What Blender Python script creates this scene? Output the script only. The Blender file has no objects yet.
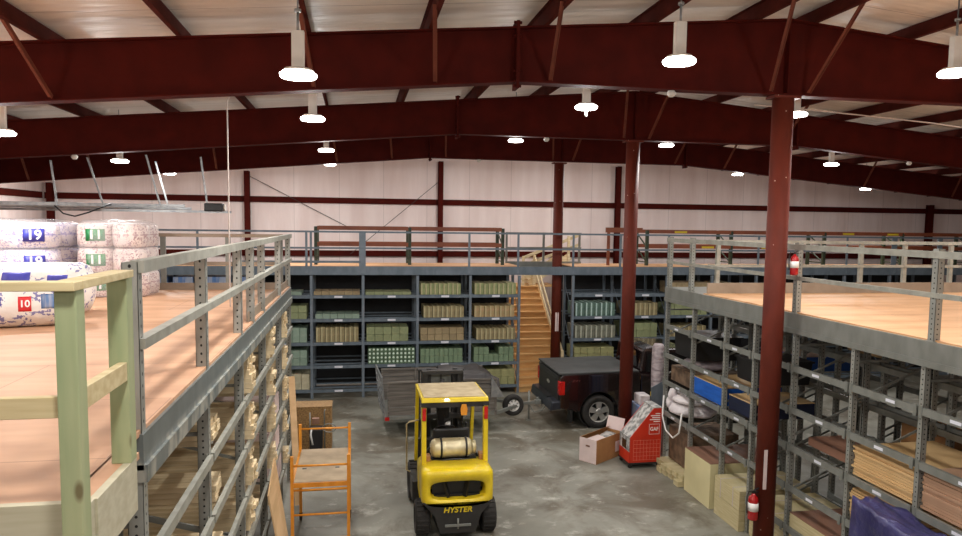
import bpy, bmesh, math, random
from mathutils import Vector, Matrix, noise
random.seed(7)
sc = bpy.context.scene
col = sc.collection
PI = math.pi

# ------------------------------------------------------------------ colours and materials
def lin(c):
    return tuple((v/12.92 if v <= .04045 else ((v+.055)/1.055)**2.4) for v in [x/255 for x in c])
M = {}
def mat(name, c1, c2=None, rough=.6, metal=0, scale=4, bump=0, stretch=(1, 1, 1), rnd=0, coat=0, alpha=1, detail=4, bscale=None, coords='Object', lo=.35, hi=.65):
    m = bpy.data.materials.new(name); m.use_nodes = True
    nt = m.node_tree; N = nt.nodes; L = nt.links
    b = N['Principled BSDF']
    b.inputs['Roughness'].default_value = rough
    b.inputs['Metallic'].default_value = metal
    b.inputs['Coat Weight'].default_value = coat
    b.inputs['Alpha'].default_value = alpha
    c1 = (*lin(c1), 1); c2 = (*lin(c2), 1) if c2 else c1
    tc = N.new('ShaderNodeTexCoord'); mp = N.new('ShaderNodeMapping')
    mp.inputs['Scale'].default_value = stretch
    L.new(tc.outputs[coords], mp.inputs['Vector'])
    nz = N.new('ShaderNodeTexNoise'); nz.inputs['Scale'].default_value = scale; nz.inputs['Detail'].default_value = detail
    L.new(mp.outputs[0], nz.inputs['Vector'])
    cr = N.new('ShaderNodeValToRGB')
    cr.color_ramp.elements[0].color = c1; cr.color_ramp.elements[0].position = lo
    cr.color_ramp.elements[1].color = c2; cr.color_ramp.elements[1].position = hi
    L.new(nz.outputs['Fac'], cr.inputs[0])
    out = cr.outputs[0]
    if rnd:
        oi = N.new('ShaderNodeObjectInfo'); mr = N.new('ShaderNodeMapRange')
        mr.inputs['To Min'].default_value = 1-rnd; mr.inputs['To Max'].default_value = 1+rnd*.6
        L.new(oi.outputs['Random'], mr.inputs['Value'])
        hs = N.new('ShaderNodeHueSaturation'); L.new(out, hs.inputs['Color']); L.new(mr.outputs[0], hs.inputs['Value'])
        out = hs.outputs[0]
    L.new(out, b.inputs['Base Color'])
    if bump:
        n2 = nz
        if bscale:
            n2 = N.new('ShaderNodeTexNoise'); n2.inputs['Scale'].default_value = bscale; n2.inputs['Detail'].default_value = 5
            L.new(mp.outputs[0], n2.inputs['Vector'])
        bp = N.new('ShaderNodeBump'); bp.inputs['Strength'].default_value = bump; bp.inputs['Distance'].default_value = .05
        L.new(n2.outputs['Fac'], bp.inputs['Height']); L.new(bp.outputs[0], b.inputs['Normal'])
    M[name] = m
    m['out'] = 1
    return m
def nodes(m): return m.node_tree.nodes, m.node_tree.links, m.node_tree.nodes['Principled BSDF']
def mathn(N, L, op, a, b=None, c=None):
    n = N.new('ShaderNodeMath'); n.operation = op
    for i, v in enumerate((a, b, c)):
        if v is None: continue
        if isinstance(v, (int, float)): n.inputs[i].default_value = v
        else: L.new(v, n.inputs[i])
    return n.outputs[0]
def mixin(m, fac_builder, colour, rough=None):
    """mix COLOUR over the base colour where fac_builder(N, L, coords) is 1"""
    N, L, b = nodes(m)
    src = b.inputs['Base Color'].links[0].from_socket
    tc = N.new('ShaderNodeTexCoord')
    fac = fac_builder(N, L, tc)
    mx = N.new('ShaderNodeMix'); mx.data_type = 'RGBA'
    L.new(fac, mx.inputs['Factor']); L.new(src, mx.inputs[6]); mx.inputs[7].default_value = (*lin(colour), 1)
    L.new(mx.outputs[2], b.inputs['Base Color'])

mat('red_steel', (76, 17, 9), (64, 13, 6), rough=.75, scale=3, detail=6)
mat('red_column', (98, 36, 21), (84, 30, 17), rough=.65, scale=5, stretch=(1, 1, .4))
def specks(N, L, tc):
    v = N.new('ShaderNodeTexVoronoi'); v.inputs['Scale'].default_value = 5
    L.new(tc.outputs['Object'], v.inputs['Vector'])
    return mathn(N, L, 'LESS_THAN', v.outputs['Distance'], .045)
mixin(M['red_column'], specks, (190, 170, 160))
mat('brace_steel', (116, 62, 46), (98, 50, 38), rough=.55)
mat('purlin_steel', (84, 32, 24), (66, 22, 16), rough=.75, scale=3)
mat('insulation_vinyl', (242, 234, 224), (228, 216, 204), rough=.36, scale=1.2, bump=.9, stretch=(.25, 2.2, 1), bscale=2.5)
def seams(N, L, tc):
    s = N.new('ShaderNodeSeparateXYZ'); L.new(tc.outputs['Object'], s.inputs[0])
    f = mathn(N, L, 'FRACT', mathn(N, L, 'DIVIDE', s.outputs['Y'], 1.22))
    return mathn(N, L, 'MULTIPLY', mathn(N, L, 'LESS_THAN', f, .018), .5)
mixin(M['insulation_vinyl'], seams, (120, 100, 90))
mat('wall_vinyl', (242, 226, 222), (230, 210, 205), rough=.42, scale=.8, bump=.5, stretch=(2.4, 2.4, .35), bscale=2.2)
def wseams(N, L, tc):
    s = N.new('ShaderNodeSeparateXYZ'); L.new(tc.outputs['Object'], s.inputs[0])
    f = mathn(N, L, 'FRACT', mathn(N, L, 'DIVIDE', mathn(N, L, 'ADD', s.outputs['X'], s.outputs['Y']), 1.52))
    return mathn(N, L, 'MULTIPLY', mathn(N, L, 'LESS_THAN', f, .014), .28)
mixin(M['wall_vinyl'], wseams, (130, 110, 104))
# concrete: mottled grey with worn lighter bands and dark stains
m = mat('concrete', (110, 108, 97), (146, 145, 134), rough=.5, scale=.8, bump=.05, stretch=(.8, .9, 1), bscale=20, detail=12)
def stains(N, L, tc):
    n = N.new('ShaderNodeTexNoise'); n.inputs['Scale'].default_value = .9; n.inputs['Detail'].default_value = 8; n.inputs['Roughness'].default_value = .65
    n.inputs['Distortion'].default_value = .6
    mp = N.new('ShaderNodeMapping'); mp.inputs['Scale'].default_value = (.8, .8, 1); mp.inputs['Location'].default_value = (3.1, 1.7, 0)
    L.new(tc.outputs['Object'], mp.inputs[0]); L.new(mp.outputs[0], n.inputs['Vector'])
    r = N.new('ShaderNodeMapRange'); r.inputs['From Min'].default_value = .46; r.inputs['From Max'].default_value = .6; r.inputs['To Max'].default_value = .7
    L.new(n.outputs['Fac'], r.inputs['Value']); return r.outputs[0]
mixin(m, stains, (80, 68, 50))
def pale(N, L, tc):
    n = N.new('ShaderNodeTexNoise'); n.inputs['Scale'].default_value = 2.2; n.inputs['Detail'].default_value = 9; n.inputs['Roughness'].default_value = .7
    mp = N.new('ShaderNodeMapping'); mp.inputs['Scale'].default_value = (.9, 1.1, 1); mp.inputs['Location'].default_value = (9.1, 4.7, 0)
    L.new(tc.outputs['Object'], mp.inputs[0]); L.new(mp.outputs[0], n.inputs['Vector'])
    r = N.new('ShaderNodeMapRange'); r.inputs['From Min'].default_value = .56; r.inputs['From Max'].default_value = .68; r.inputs['To Max'].default_value = .6
    L.new(n.outputs['Fac'], r.inputs['Value']); return r.outputs[0]
mixin(m, pale, (192, 190, 180))
# plywood decks with sheet joints
def ply(name, a, b):
    m = mat(name, a, b, rough=.55, scale=2.2, stretch=(.35, 1.4, 1), detail=7)
    def joints(N, L, tc):
        s = N.new('ShaderNodeSeparateXYZ'); L.new(tc.outputs['Object'], s.inputs[0])
        fy = mathn(N, L, 'FRACT', mathn(N, L, 'DIVIDE', s.outputs['Y'], 1.22))
        row = mathn(N, L, 'FLOOR', mathn(N, L, 'DIVIDE', s.outputs['Y'], 1.22))
        fx = mathn(N, L, 'FRACT', mathn(N, L, 'ADD', mathn(N, L, 'DIVIDE', s.outputs['X'], 2.44), mathn(N, L, 'MULTIPLY', row, .5)))
        j = mathn(N, L, 'MAXIMUM', mathn(N, L, 'LESS_THAN', fy, .006), mathn(N, L, 'LESS_THAN', fx, .003))
        return mathn(N, L, 'MULTIPLY', j, .6)
    mixin(m, joints, (110, 74, 52))
    return m
ply('deck_ply', (206, 162, 128), (180, 136, 104))
ply('deck_ply_right', (210, 164, 121), (190, 143, 100))
mat('rack_shade', (34, 35, 38), (26, 27, 30), rough=.7)
def steelpaint(name, a, b, hole=False, dirt=0):
    m = mat(name, a, b, rough=.42, metal=.25, scale=6, stretch=(1, 1, .5))
    if hole:
        def holes(N, L, tc):
            s = N.new('ShaderNodeSeparateXYZ'); L.new(tc.outputs['Object'], s.inputs[0])
            ns = N.new('ShaderNodeSeparateXYZ'); L.new(tc.outputs['Normal'], ns.inputs[0])
            ax = mathn(N, L, 'ABSOLUTE', ns.outputs['X'])
            u = mathn(N, L, 'ADD', mathn(N, L, 'MULTIPLY', s.outputs['X'], mathn(N, L, 'SUBTRACT', 1, ax)), mathn(N, L, 'MULTIPLY', s.outputs['Y'], ax))
            fz = mathn(N, L, 'MULTIPLY', mathn(N, L, 'SUBTRACT', mathn(N, L, 'FRACT', mathn(N, L, 'DIVIDE', s.outputs['Z'], .055)), .5), .055)
            d = mathn(N, L, 'SQRT', mathn(N, L, 'ADD', mathn(N, L, 'MULTIPLY', u, u), mathn(N, L, 'MULTIPLY', fz, fz)))
            return mathn(N, L, 'LESS_THAN', d, .0085)
        mixin(m, holes, (20, 20, 20))
    return m
steelpaint('rack_grey', (134, 136, 130), (120, 122, 116))
steelpaint('upright_grey', (154, 155, 148), (136, 137, 130), hole=True)
m = steelpaint('edge_beam_grey', (118, 124, 122), (104, 110, 108))
def drips(N, L, tc):
    n = N.new('ShaderNodeTexNoise'); n.inputs['Scale'].default_value = 9; n.inputs['Detail'].default_value = 5
    mp = N.new('ShaderNodeMapping'); mp.inputs['Scale'].default_value = (1, 1, .35)
    L.new(tc.outputs['Object'], mp.inputs[0]); L.new(mp.outputs[0], n.inputs['Vector'])
    s = N.new('ShaderNodeSeparateXYZ'); L.new(tc.outputs['Object'], s.inputs[0])
    lowz = N.new('ShaderNodeMapRange'); lowz.inputs['From Min'].default_value = 3.52; lowz.inputs['From Max'].default_value = 3.46
    L.new(s.outputs['Z'], lowz.inputs['Value'])
    r = N.new('ShaderNodeMapRange'); r.inputs['From Min'].default_value = .45; r.inputs['From Max'].default_value = .6; r.inputs['To Max'].default_value = .6
    L.new(n.outputs['Fac'], r.inputs['Value'])
    return mathn(N, L, 'MULTIPLY', r.outputs[0], lowz.outputs[0])
mixin(m, drips, (190, 186, 172))
steelpaint('back_steel', (112, 124, 134), (98, 110, 120))
steelpaint('back_upright', (122, 132, 142), (106, 118, 128))
mat('rail_steel', (162, 161, 150), (140, 139, 128), rough=.5, metal=.2, scale=7)
mat('galvanised', (170, 172, 172), (140, 143, 145), rough=.35, metal=.7, scale=8)
mat('tag_white', (226, 228, 236), (214, 216, 224), rough=.6)
mat('treated_wood', (140, 152, 112), (168, 170, 130), rough=.65, scale=2.5, stretch=(5, 5, .5), detail=7, lo=.3, hi=.7)
def knots(N, L, tc):
    v = N.new('ShaderNodeTexVoronoi'); v.inputs['Scale'].default_value = 2.6
    mp = N.new('ShaderNodeMapping'); mp.inputs['Scale'].default_value = (1.8, 1.8, .8)
    L.new(tc.outputs['Object'], mp.inputs[0]); L.new(mp.outputs[0], v.inputs['Vector'])
    r = N.new('ShaderNodeMapRange'); r.inputs['From Min'].default_value = .11; r.inputs['From Max'].default_value = .05
    L.new(v.outputs['Distance'], r.inputs['Value']); return mathn(N, L, 'MULTIPLY', r.outputs[0], .8)
mixin(M['treated_wood'], knots, (92, 74, 40))
mat('pine_rail', (206, 190, 148), (188, 168, 124), rough=.6, scale=3, stretch=(.6, 6, 8), detail=6)
mat('rim_board', (190, 184, 160), (176, 168, 142), rough=.6, scale=3, stretch=(.6, 4, 8), detail=6)
mat('toe_board', (150, 134, 116), (134, 118, 100), rough=.6, scale=3)
mat('stair_wood', (220, 176, 118), (202, 152, 92), rough=.55, scale=3, stretch=(.5, 3, 3), rnd=.1, detail=6)
mat('pale_lumber', (226, 206, 168), (204, 180, 138), rough=.65, scale=3, stretch=(.5, 8, 8), rnd=.14, detail=6)
mat('brown_lumber', (168, 128, 82), (144, 104, 62), rough=.65, scale=3, stretch=(.5, 8, 8), rnd=.16, detail=6)
mat('tan_sheet', (212, 178, 128), (196, 160, 110), rough=.55, scale=2, rnd=.08, stretch=(1, 1, 14))
mat('brown_sheet', (184, 148, 120), (164, 128, 102), rough=.6, scale=2, rnd=.08)
mat('cream_panel', (216, 206, 160), (206, 196, 150), rough=.5, scale=2)
mat('brown_top', (140, 102, 82), (116, 82, 66), rough=.6, scale=2, stretch=(4, .6, 1))
mat('yellow_pack', (204, 192, 152), (182, 168, 124), rough=.6, scale=5, stretch=(.6, .6, 10))
mat('osb', (170, 134, 86), (124, 92, 54), rough=.6, scale=28, detail=3, stretch=(1, 2.5, 1))
mat('leaning_ply', (212, 176, 132), (192, 156, 112), rough=.6, scale=2.5, stretch=(1, .6, 3))
mat('scaffold_orange', (226, 150, 48), (204, 128, 34), rough=.42, scale=8)
mat('scaffold_deck', (172, 152, 124), (146, 128, 102), rough=.65, scale=4, detail=7)
mat('forklift_yellow', (228, 200, 34), (212, 184, 26), rough=.32, scale=4, coat=.3)
mat('forklift_black', (34, 33, 32), (46, 44, 42), rough=.5, scale=6)
mat('black_plastic', (24, 24, 25), (32, 32, 33), rough=.45, scale=6)
mat('rubber', (34, 32, 30), (48, 45, 42), rough=.8, scale=12, bump=.2)
mat('dusty_roof', (184, 168, 134), (160, 142, 110), rough=.75, scale=6, detail=8)
mat('tank_metal', (226, 216, 180), (198, 186, 150), rough=.38, metal=.35, scale=6, detail=7)
mat('lens_red', (200, 24, 20), (160, 14, 14), rough=.2, coat=.5)
mat('truck_paint', (26, 16, 17), (32, 20, 20), rough=.18, coat=1, scale=2)
mat('tailgate_paint', (38, 37, 38), (32, 31, 32), rough=.5, scale=2)
mat('decal_red', (110, 50, 48), rough=.5)
mat('tonneau', (62, 63, 62), (50, 51, 50), rough=.6, scale=3)
mat('truck_glass', (16, 16, 18), rough=.05, coat=1)
mat('bumper', (58, 62, 72), (46, 50, 58), rough=.35, metal=.4)
mat('alloy', (196, 194, 188), (176, 174, 168), rough=.3, metal=.6)
mat('trailer_wood', (120, 114, 106), (88, 82, 76), rough=.7, scale=3, stretch=(.4, 4, 9), detail=7)
mat('tarp_dark', (58, 54, 54), (44, 41, 42), rough=.5, scale=3, bump=.6)
mat('cardboard', (176, 128, 80), (160, 114, 70), rough=.7, scale=4)
mat('carton_white', (228, 208, 204), (214, 194, 190), rough=.6, scale=3)
mat('cart_red', (206, 52, 28), (188, 42, 22), rough=.4, scale=2)
mat('cart_wire', (226, 140, 120), (210, 120, 100), rough=.4)
mat('cart_grey', (196, 194, 190), (122, 122, 120), rough=.5, scale=9, lo=.42, hi=.58)
mat('white_print', (238, 236, 232), rough=.5)
mat('ext_red', (170, 18, 22), (150, 14, 18), rough=.25, coat=.6)
mat('bag_white', (236, 232, 226), (222, 216, 210), rough=.42, scale=3, bump=.5, bscale=6)
mat('sack_plain', (236, 230, 230), (206, 198, 202), rough=.35, scale=4, bump=1.0, bscale=7)
mat('blue_film', (34, 98, 190), (24, 82, 168), rough=.4, scale=3, stretch=(1, 1, 8))
mat('navy_film', (26, 34, 62), (18, 24, 44), rough=.4, scale=3, stretch=(1, 1, 12))
mat('purple_film', (62, 60, 108), (42, 40, 84), rough=.3, scale=3, bump=1.0, bscale=5)
mat('brick_goods', (120, 96, 74), (80, 62, 46), rough=.8, scale=6)
mat('bale_lilac', (232, 224, 228), (216, 204, 212), rough=.4, scale=4, bump=.4, bscale=7)
mat('bale_pink', (226, 212, 206), (210, 194, 188), rough=.4, scale=4, bump=.4, bscale=7)
mat('print_blue', (64, 66, 170), (54, 56, 150), rough=.5)
mat('print_green', (40, 136, 76), (32, 120, 66), rough=.5)
mat('print_red', (206, 40, 44), rough=.5)
mat('film_clear', (240, 236, 240), rough=.16, alpha=.2, bump=1.0, scale=3, bscale=5)
mat('wrap_grey', (196, 184, 186), (150, 138, 142), rough=.3, scale=7, bump=.8, stretch=(1, 1, 2.5))
mat('goods_blue', (86, 120, 170), (150, 160, 180), rough=.5, scale=5, lo=.45, hi=.55, stretch=(3, 1, .2))
mat('rack_orange', (142, 76, 44), (120, 58, 32), rough=.5, scale=2)
mat('rack_green', (54, 66, 46), (40, 50, 34), rough=.5, scale=12)
mat('lamp_body', (226, 220, 210), (214, 206, 196), rough=.5)
mat('wire_dark', (60, 52, 50), rough=.6)
mat('wire_pale', (190, 178, 170), rough=.5)
mat('opener_black', (20, 20, 22), (30, 30, 32), rough=.4)
mat('yellow_mark', (214, 186, 40), rough=.5)
# bale / roll printing
for nm, c in (('bale_lilac', (96, 96, 178)), ('bale_pink', (150, 110, 120))):
    def pr(N, L, tc):
        s = N.new('ShaderNodeSeparateXYZ'); L.new(tc.outputs['Object'], s.inputs[0])
        fz = mathn(N, L, 'FRACT', mathn(N, L, 'DIVIDE', s.outputs['Z'], .19))
        a = mathn(N, L, 'LESS_THAN', fz, .09)
        n = N.new('ShaderNodeTexNoise'); n.inputs['Scale'].default_value = 9; L.new(tc.outputs['Object'], n.inputs['Vector'])
        b_ = mathn(N, L, 'GREATER_THAN', n.outputs['Fac'], .44)
        v = N.new('ShaderNodeTexNoise'); v.inputs['Scale'].default_value = 38; L.new(tc.outputs['Object'], v.inputs['Vector'])
        t = mathn(N, L, 'MULTIPLY', mathn(N, L, 'GREATER_THAN', v.outputs['Fac'], .55), mathn(N, L, 'GREATER_THAN', n.outputs['Fac'], .46))
        return mathn(N, L, 'MULTIPLY', mathn(N, L, 'MAXIMUM', mathn(N, L, 'MULTIPLY', a, b_), t), .75)
    mixin(M[nm], pr, c)
def blueprint(N, L, tc):
    n = N.new('ShaderNodeTexNoise'); n.inputs['Scale'].default_value = 5; L.new(tc.outputs['Object'], n.inputs['Vector'])
    v = N.new('ShaderNodeTexNoise'); v.inputs['Scale'].default_value = 26; L.new(tc.outputs['Object'], v.inputs['Vector'])
    return mathn(N, L, 'MULTIPLY', mathn(N, L, 'MULTIPLY', mathn(N, L, 'GREATER_THAN', n.outputs['Fac'], .52), mathn(N, L, 'GREATER_THAN', v.outputs['Fac'], .53)), .8)
mixin(M['bag_white'], blueprint, (70, 72, 150))
def carton(name, a, b, stripe=None, dots=None, w=.16):
    m = mat(name, a, b, rough=.6, scale=7, rnd=.12, detail=5)
    if stripe:
        def st(N, L, tc):
            s = N.new('ShaderNodeSeparateXYZ'); L.new(tc.outputs['Object'], s.inputs[0])
            d = mathn(N, L, 'ABSOLUTE', mathn(N, L, 'ADD', s.outputs['X'], .035))
            n = N.new('ShaderNodeTexNoise'); n.inputs['Scale'].default_value = 30; L.new(tc.outputs['Object'], n.inputs['Vector'])
            return mathn(N, L, 'MULTIPLY', mathn(N, L, 'LESS_THAN', d, .022), mathn(N, L, 'ADD', mathn(N, L, 'MULTIPLY', n.outputs['Fac'], .9), .25))
        mixin(m, st, stripe)
    if dots:
        def dt(N, L, tc):
            s = N.new('ShaderNodeSeparateXYZ'); L.new(tc.outputs['Object'], s.inputs[0])
            dx = s.outputs['X']; dz = mathn(N, L, 'SUBTRACT', s.outputs['Z'], .07)
            d = mathn(N, L, 'SQRT', mathn(N, L, 'ADD', mathn(N, L, 'MULTIPLY', dx, dx), mathn(N, L, 'MULTIPLY', dz, dz)))
            return mathn(N, L, 'LESS_THAN', d, .03)
        mixin(m, dt, dots)
    return m
carton('carton_tan_stripe', (150, 134, 98), (120, 112, 78), stripe=(188, 178, 138))
carton('carton_green_stripe', (130, 138, 92), (150, 156, 108), stripe=(188, 178, 138))
carton('carton_pink_stripe', (184, 146, 110), (146, 140, 92), stripe=(188, 178, 138))
carton('carton_teal_stripe', (66, 92, 84), (96, 120, 106), stripe=(196, 222, 214))
carton('carton_grey_stripe', (98, 98, 84), (126, 128, 112), stripe=(186, 188, 170))
carton('carton_green', (146, 152, 112), (124, 134, 96))
carton('carton_seagreen', (128, 148, 118), (104, 126, 98))
carton('carton_teal', (142, 160, 144), (122, 144, 128))
carton('carton_olive', (158, 156, 110), (136, 136, 92))
carton('carton_tan', (164, 146, 110), (140, 122, 90))
carton('carton_cream', (190, 184, 158), (168, 160, 132))
carton('carton_dots', (98, 122, 94), (80, 104, 78), dots=(214, 232, 214))
lm = bpy.data.materials.new('led_glow'); lm.use_nodes = True
b = lm.node_tree.nodes['Principled BSDF']; b.inputs['Emission Color'].default_value = (1, .96, .92, 1); b.inputs['Emission Strength'].default_value = 22
M['led_glow'] = lm

for q_, v_ in (('red_steel', .12), ('purlin_steel', .15), ('red_column', .25), ('brace_steel', .2)): M[q_].node_tree.nodes['Principled BSDF'].inputs['Specular IOR Level'].default_value = v_
# ------------------------------------------------------------------ mesh builder
class MB:
    def __init__(s): s.bm = bmesh.new(); s.mi = 0
    def _faces(s, fs):
        for f in fs: f.material_index = s.mi
    def mark(s, i): s.mi = i; return s
    def box(s, x0, x1, y0, y1, z0, z1, rot=None, at=None):
        r = bmesh.ops.create_cube(s.bm, size=1)
        v = r['verts']
        bmesh.ops.scale(s.bm, vec=(abs(x1-x0), abs(y1-y0), abs(z1-z0)), verts=v)
        c = Vector(((x0+x1)/2, (y0+y1)/2, (z0+z1)/2))
        bmesh.ops.translate(s.bm, vec=c, verts=v)
        if rot is not None: bmesh.ops.rotate(s.bm, cent=Vector(at) if at else c, matrix=rot, verts=v)
        s._faces({f for q in v for f in q.link_faces}); return s
    def bar(s, p, q, w, h, up=(0, 0, 1)):
        """rectangular bar from p to q, w across, h along UP"""
        p, q = Vector(p), Vector(q); d = (q-p); L = d.length; d.normalize()
        a = d.cross(Vector(up))
        if a.length < 1e-4: a = d.cross(Vector((0, 1, 0)))
        a.normalize(); u = a.cross(d).normalized()
        vs = []
        for e in (p, q):
            for (i, j) in ((-1, -1), (1, -1), (1, 1), (-1, 1)):
                vs.append(s.bm.verts.new(e+a*(i*w/2)+u*(j*h/2)))
        fs = [(0, 1, 2, 3), (7, 6, 5, 4), (0, 4, 5, 1), (1, 5, 6, 2), (2, 6, 7, 3), (3, 7, 4, 0)]
        s._faces([s.bm.faces.new([vs[i] for i in f]) for f in fs]); return s
    def tube(s, pts, r, n=8, caps=True, r2=None):
        pts = [Vector(p) for p in pts]; rings = []
        for i, p in enumerate(pts):
            d = (pts[min(i+1, len(pts)-1)]-pts[max(i-1, 0)]).normalized()
            a = d.cross(Vector((0, 0, 1)))
            if a.length < .05: a = d.cross(Vector((0, 1, 0)))
            a.normalize(); u = a.cross(d)
            rr = r if r2 is None else r+(r2-r)*i/(len(pts)-1)
            rings.append([s.bm.verts.new(p+(a*math.cos(t)+u*math.sin(t))*rr) for t in [2*PI*k/n for k in range(n)]])
        fs = []
        for A, B in zip(rings, rings[1:]):
            for k in range(n):
                f = s.bm.faces.new((A[k], A[(k+1) % n], B[(k+1) % n], B[k])); f.smooth = n > 6; fs.append(f)
        if caps:
            fs.append(s.bm.faces.new(rings[0][::-1])); fs.append(s.bm.faces.new(rings[-1]))
        s._faces(fs); return s
    def lathe(s, prof, c=(0, 0, 0), axis='z', n=24, smooth=True, sx=1, sy=1, ring=False):
        closed = ring
        """prof: list of (r, h)"""
        c = Vector(c); rings = []
        for r, h in prof:
            ring = []
            for k in range(n):
                t = 2*PI*k/n; a, b_ = r*math.cos(t)*sx, r*math.sin(t)*sy
                v = {'z': (a, b_, h), 'y': (a, h, b_), 'x': (h, a, b_)}[axis]
                ring.append(s.bm.verts.new(c+Vector(v)))
            rings.append(ring)
        fs = []
        for A, B in zip(rings, rings[1:]+([rings[0]] if closed else [])):
            for k in range(n):
                f = s.bm.faces.new((A[k], A[(k+1) % n], B[(k+1) % n], B[k])); f.smooth = smooth; fs.append(f)
        if not closed: fs.append(s.bm.faces.new(rings[0][::-1])); fs.append(s.bm.faces.new(rings[-1]))
        s._faces(fs); return s
    def prism(s, poly, axis, a, b):
        """poly in the plane normal to axis, extruded from a to b"""
        def P(u, v, w): return {'x': (w, u, v), 'y': (u, w, v), 'z': (u, v, w)}[axis]
        A = [s.bm.verts.new(P(u, v, a)) for u, v in poly]; B = [s.bm.verts.new(P(u, v, b)) for u, v in poly]
        n = len(poly); fs = []
        for k in range(n): fs.append(s.bm.faces.new((A[k], A[(k+1) % n], B[(k+1) % n], B[k])))
        fs.append(s.bm.faces.new(A[::-1])); fs.append(s.bm.faces.new(B)); s._faces(fs); return s
    def poly(s, pts, th=.01, n=None):
        """flat sheet through pts with thickness"""
        P = [Vector(p) for p in pts]; nn = (P[1]-P[0]).cross(P[2]-P[0]).normalized() if n is None else Vector(n)
        A = [s.bm.verts.new(p) for p in P]; B = [s.bm.verts.new(p+nn*th) for p in P]; k = len(P); fs = []
        for i in range(k): fs.append(s.bm.faces.new((A[i], A[(i+1) % k], B[(i+1) % k], B[i])))
        fs.append(s.bm.faces.new(A[::-1])); fs.append(s.bm.faces.new(B)); s._faces(fs); return s
    def grid(s, fn, nu, nv, th=0):
        vs = [[s.bm.verts.new(fn(i/nu, j/nv)) for j in range(nv+1)] for i in range(nu+1)]
        fs = []
        for i in range(nu):
            for j in range(nv):
                f = s.bm.faces.new((vs[i][j], vs[i+1][j], vs[i+1][j+1], vs[i][j+1])); f.smooth = True; fs.append(f)
        s._faces(fs)
        return s
    def build(s, name, mats, parent=None, bevel=0, seg=2, solid=0, sub=0, loc=None):
        bmesh.ops.recalc_face_normals(s.bm, faces=s.bm.faces)
        me = bpy.data.meshes.new(name); s.bm.to_mesh(me); s.bm.free()
        for m in (mats if isinstance(mats, (list, tuple)) else [mats]): me.materials.append(M[m] if isinstance(m, str) else m)
        o = bpy.data.objects.new(name, me); col.objects.link(o)
        if parent: o.parent = parent
        if loc: o.location = loc
        if solid:
            md = o.modifiers.new('t', 'SOLIDIFY'); md.thickness = solid
        if bevel:
            md = o.modifiers.new('b', 'BEVEL'); md.width = bevel; md.segments = seg; md.limit_method = 'ANGLE'; md.angle_limit = .6
        if sub:
            md = o.modifiers.new('s', 'SUBSURF'); md.levels = sub; md.render_levels = sub
        return o
def thing(name, label, cat, loc=(0, 0, 0), rz=0, group=None):
    o = bpy.data.objects.new(name, None); col.objects.link(o); o.empty_display_size = .1
    o.location = loc; o.rotation_euler = (0, 0, rz); o['label'] = label; o['category'] = cat
    if group: o['group'] = group
    return o
def tag(o, label, cat, group=None, kind=None):
    o['label'] = label; o['category'] = cat
    if group: o['group'] = group
    if kind: o['kind'] = kind
    return o
def struct(o): o['kind'] = 'structure'; return o
def copy_mesh(src, parent=None, loc=None, rot=None):
    c = src.copy(); col.objects.link(c)
    c.parent = parent
    if loc is not None: c.location = loc
    if rot is not None: c.rotation_euler = rot
    return c
def copy_tree(o, parent=None):
    c = o.copy(); col.objects.link(c); c.parent = parent
    for ch in list(o.children): copy_tree(ch, c)
    return c
def text_mesh(name, s, size, m, parent, fn, ext=.004, bold=False):
    """flat writing; fn maps (u right, v up, w out) to local coordinates"""
    cu = bpy.data.curves.new('t', 'FONT'); cu.body = s; cu.size = size; cu.align_x = 'CENTER'; cu.align_y = 'CENTER'; cu.extrude = ext
    if bold: cu.offset = size*.022
    t = bpy.data.objects.new('t', cu); col.objects.link(t)
    bpy.context.view_layer.update()
    me = bpy.data.meshes.new_from_object(t.evaluated_get(bpy.context.evaluated_depsgraph_get()))
    bpy.data.objects.remove(t); bpy.data.curves.remove(cu)
    for v in me.vertices: v.co = fn(v.co.x, v.co.y, v.co.z)
    me.materials.clear(); me.materials.append(M[m])
    o = bpy.data.objects.new(name, me); col.objects.link(o); o.parent = parent
    return o

# ------------------------------------------------------------------ camera
F, YAW, PITCH, ROLL, PPY, H = 701.3, .1768, .0807, .01296, 280.9, 4.85
cy_, sy_, cp_, sp_ = math.cos(YAW), math.sin(YAW), math.cos(PITCH), math.sin(PITCH)
fw = Vector((sy_*cp_, cy_*cp_, -sp_)); r0 = Vector((cy_, -sy_, 0)); u0 = r0.cross(fw)
rr = r0*math.cos(ROLL)+u0*math.sin(ROLL); uu = -r0*math.sin(ROLL)+u0*math.cos(ROLL)
cam = bpy.data.cameras.new('camera'); co = bpy.data.objects.new('camera', cam); col.objects.link(co)
co.matrix_world = Matrix(((rr.x, uu.x, -fw.x, 0), (rr.y, uu.y, -fw.y, 0), (rr.z, uu.z, -fw.z, H), (0, 0, 0, 1)))
cam.sensor_width = 36; cam.lens = F/962*36; cam.shift_y = (PPY-268)/962; cam.clip_end = 100; cam.clip_start = .05
sc.camera = co

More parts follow.
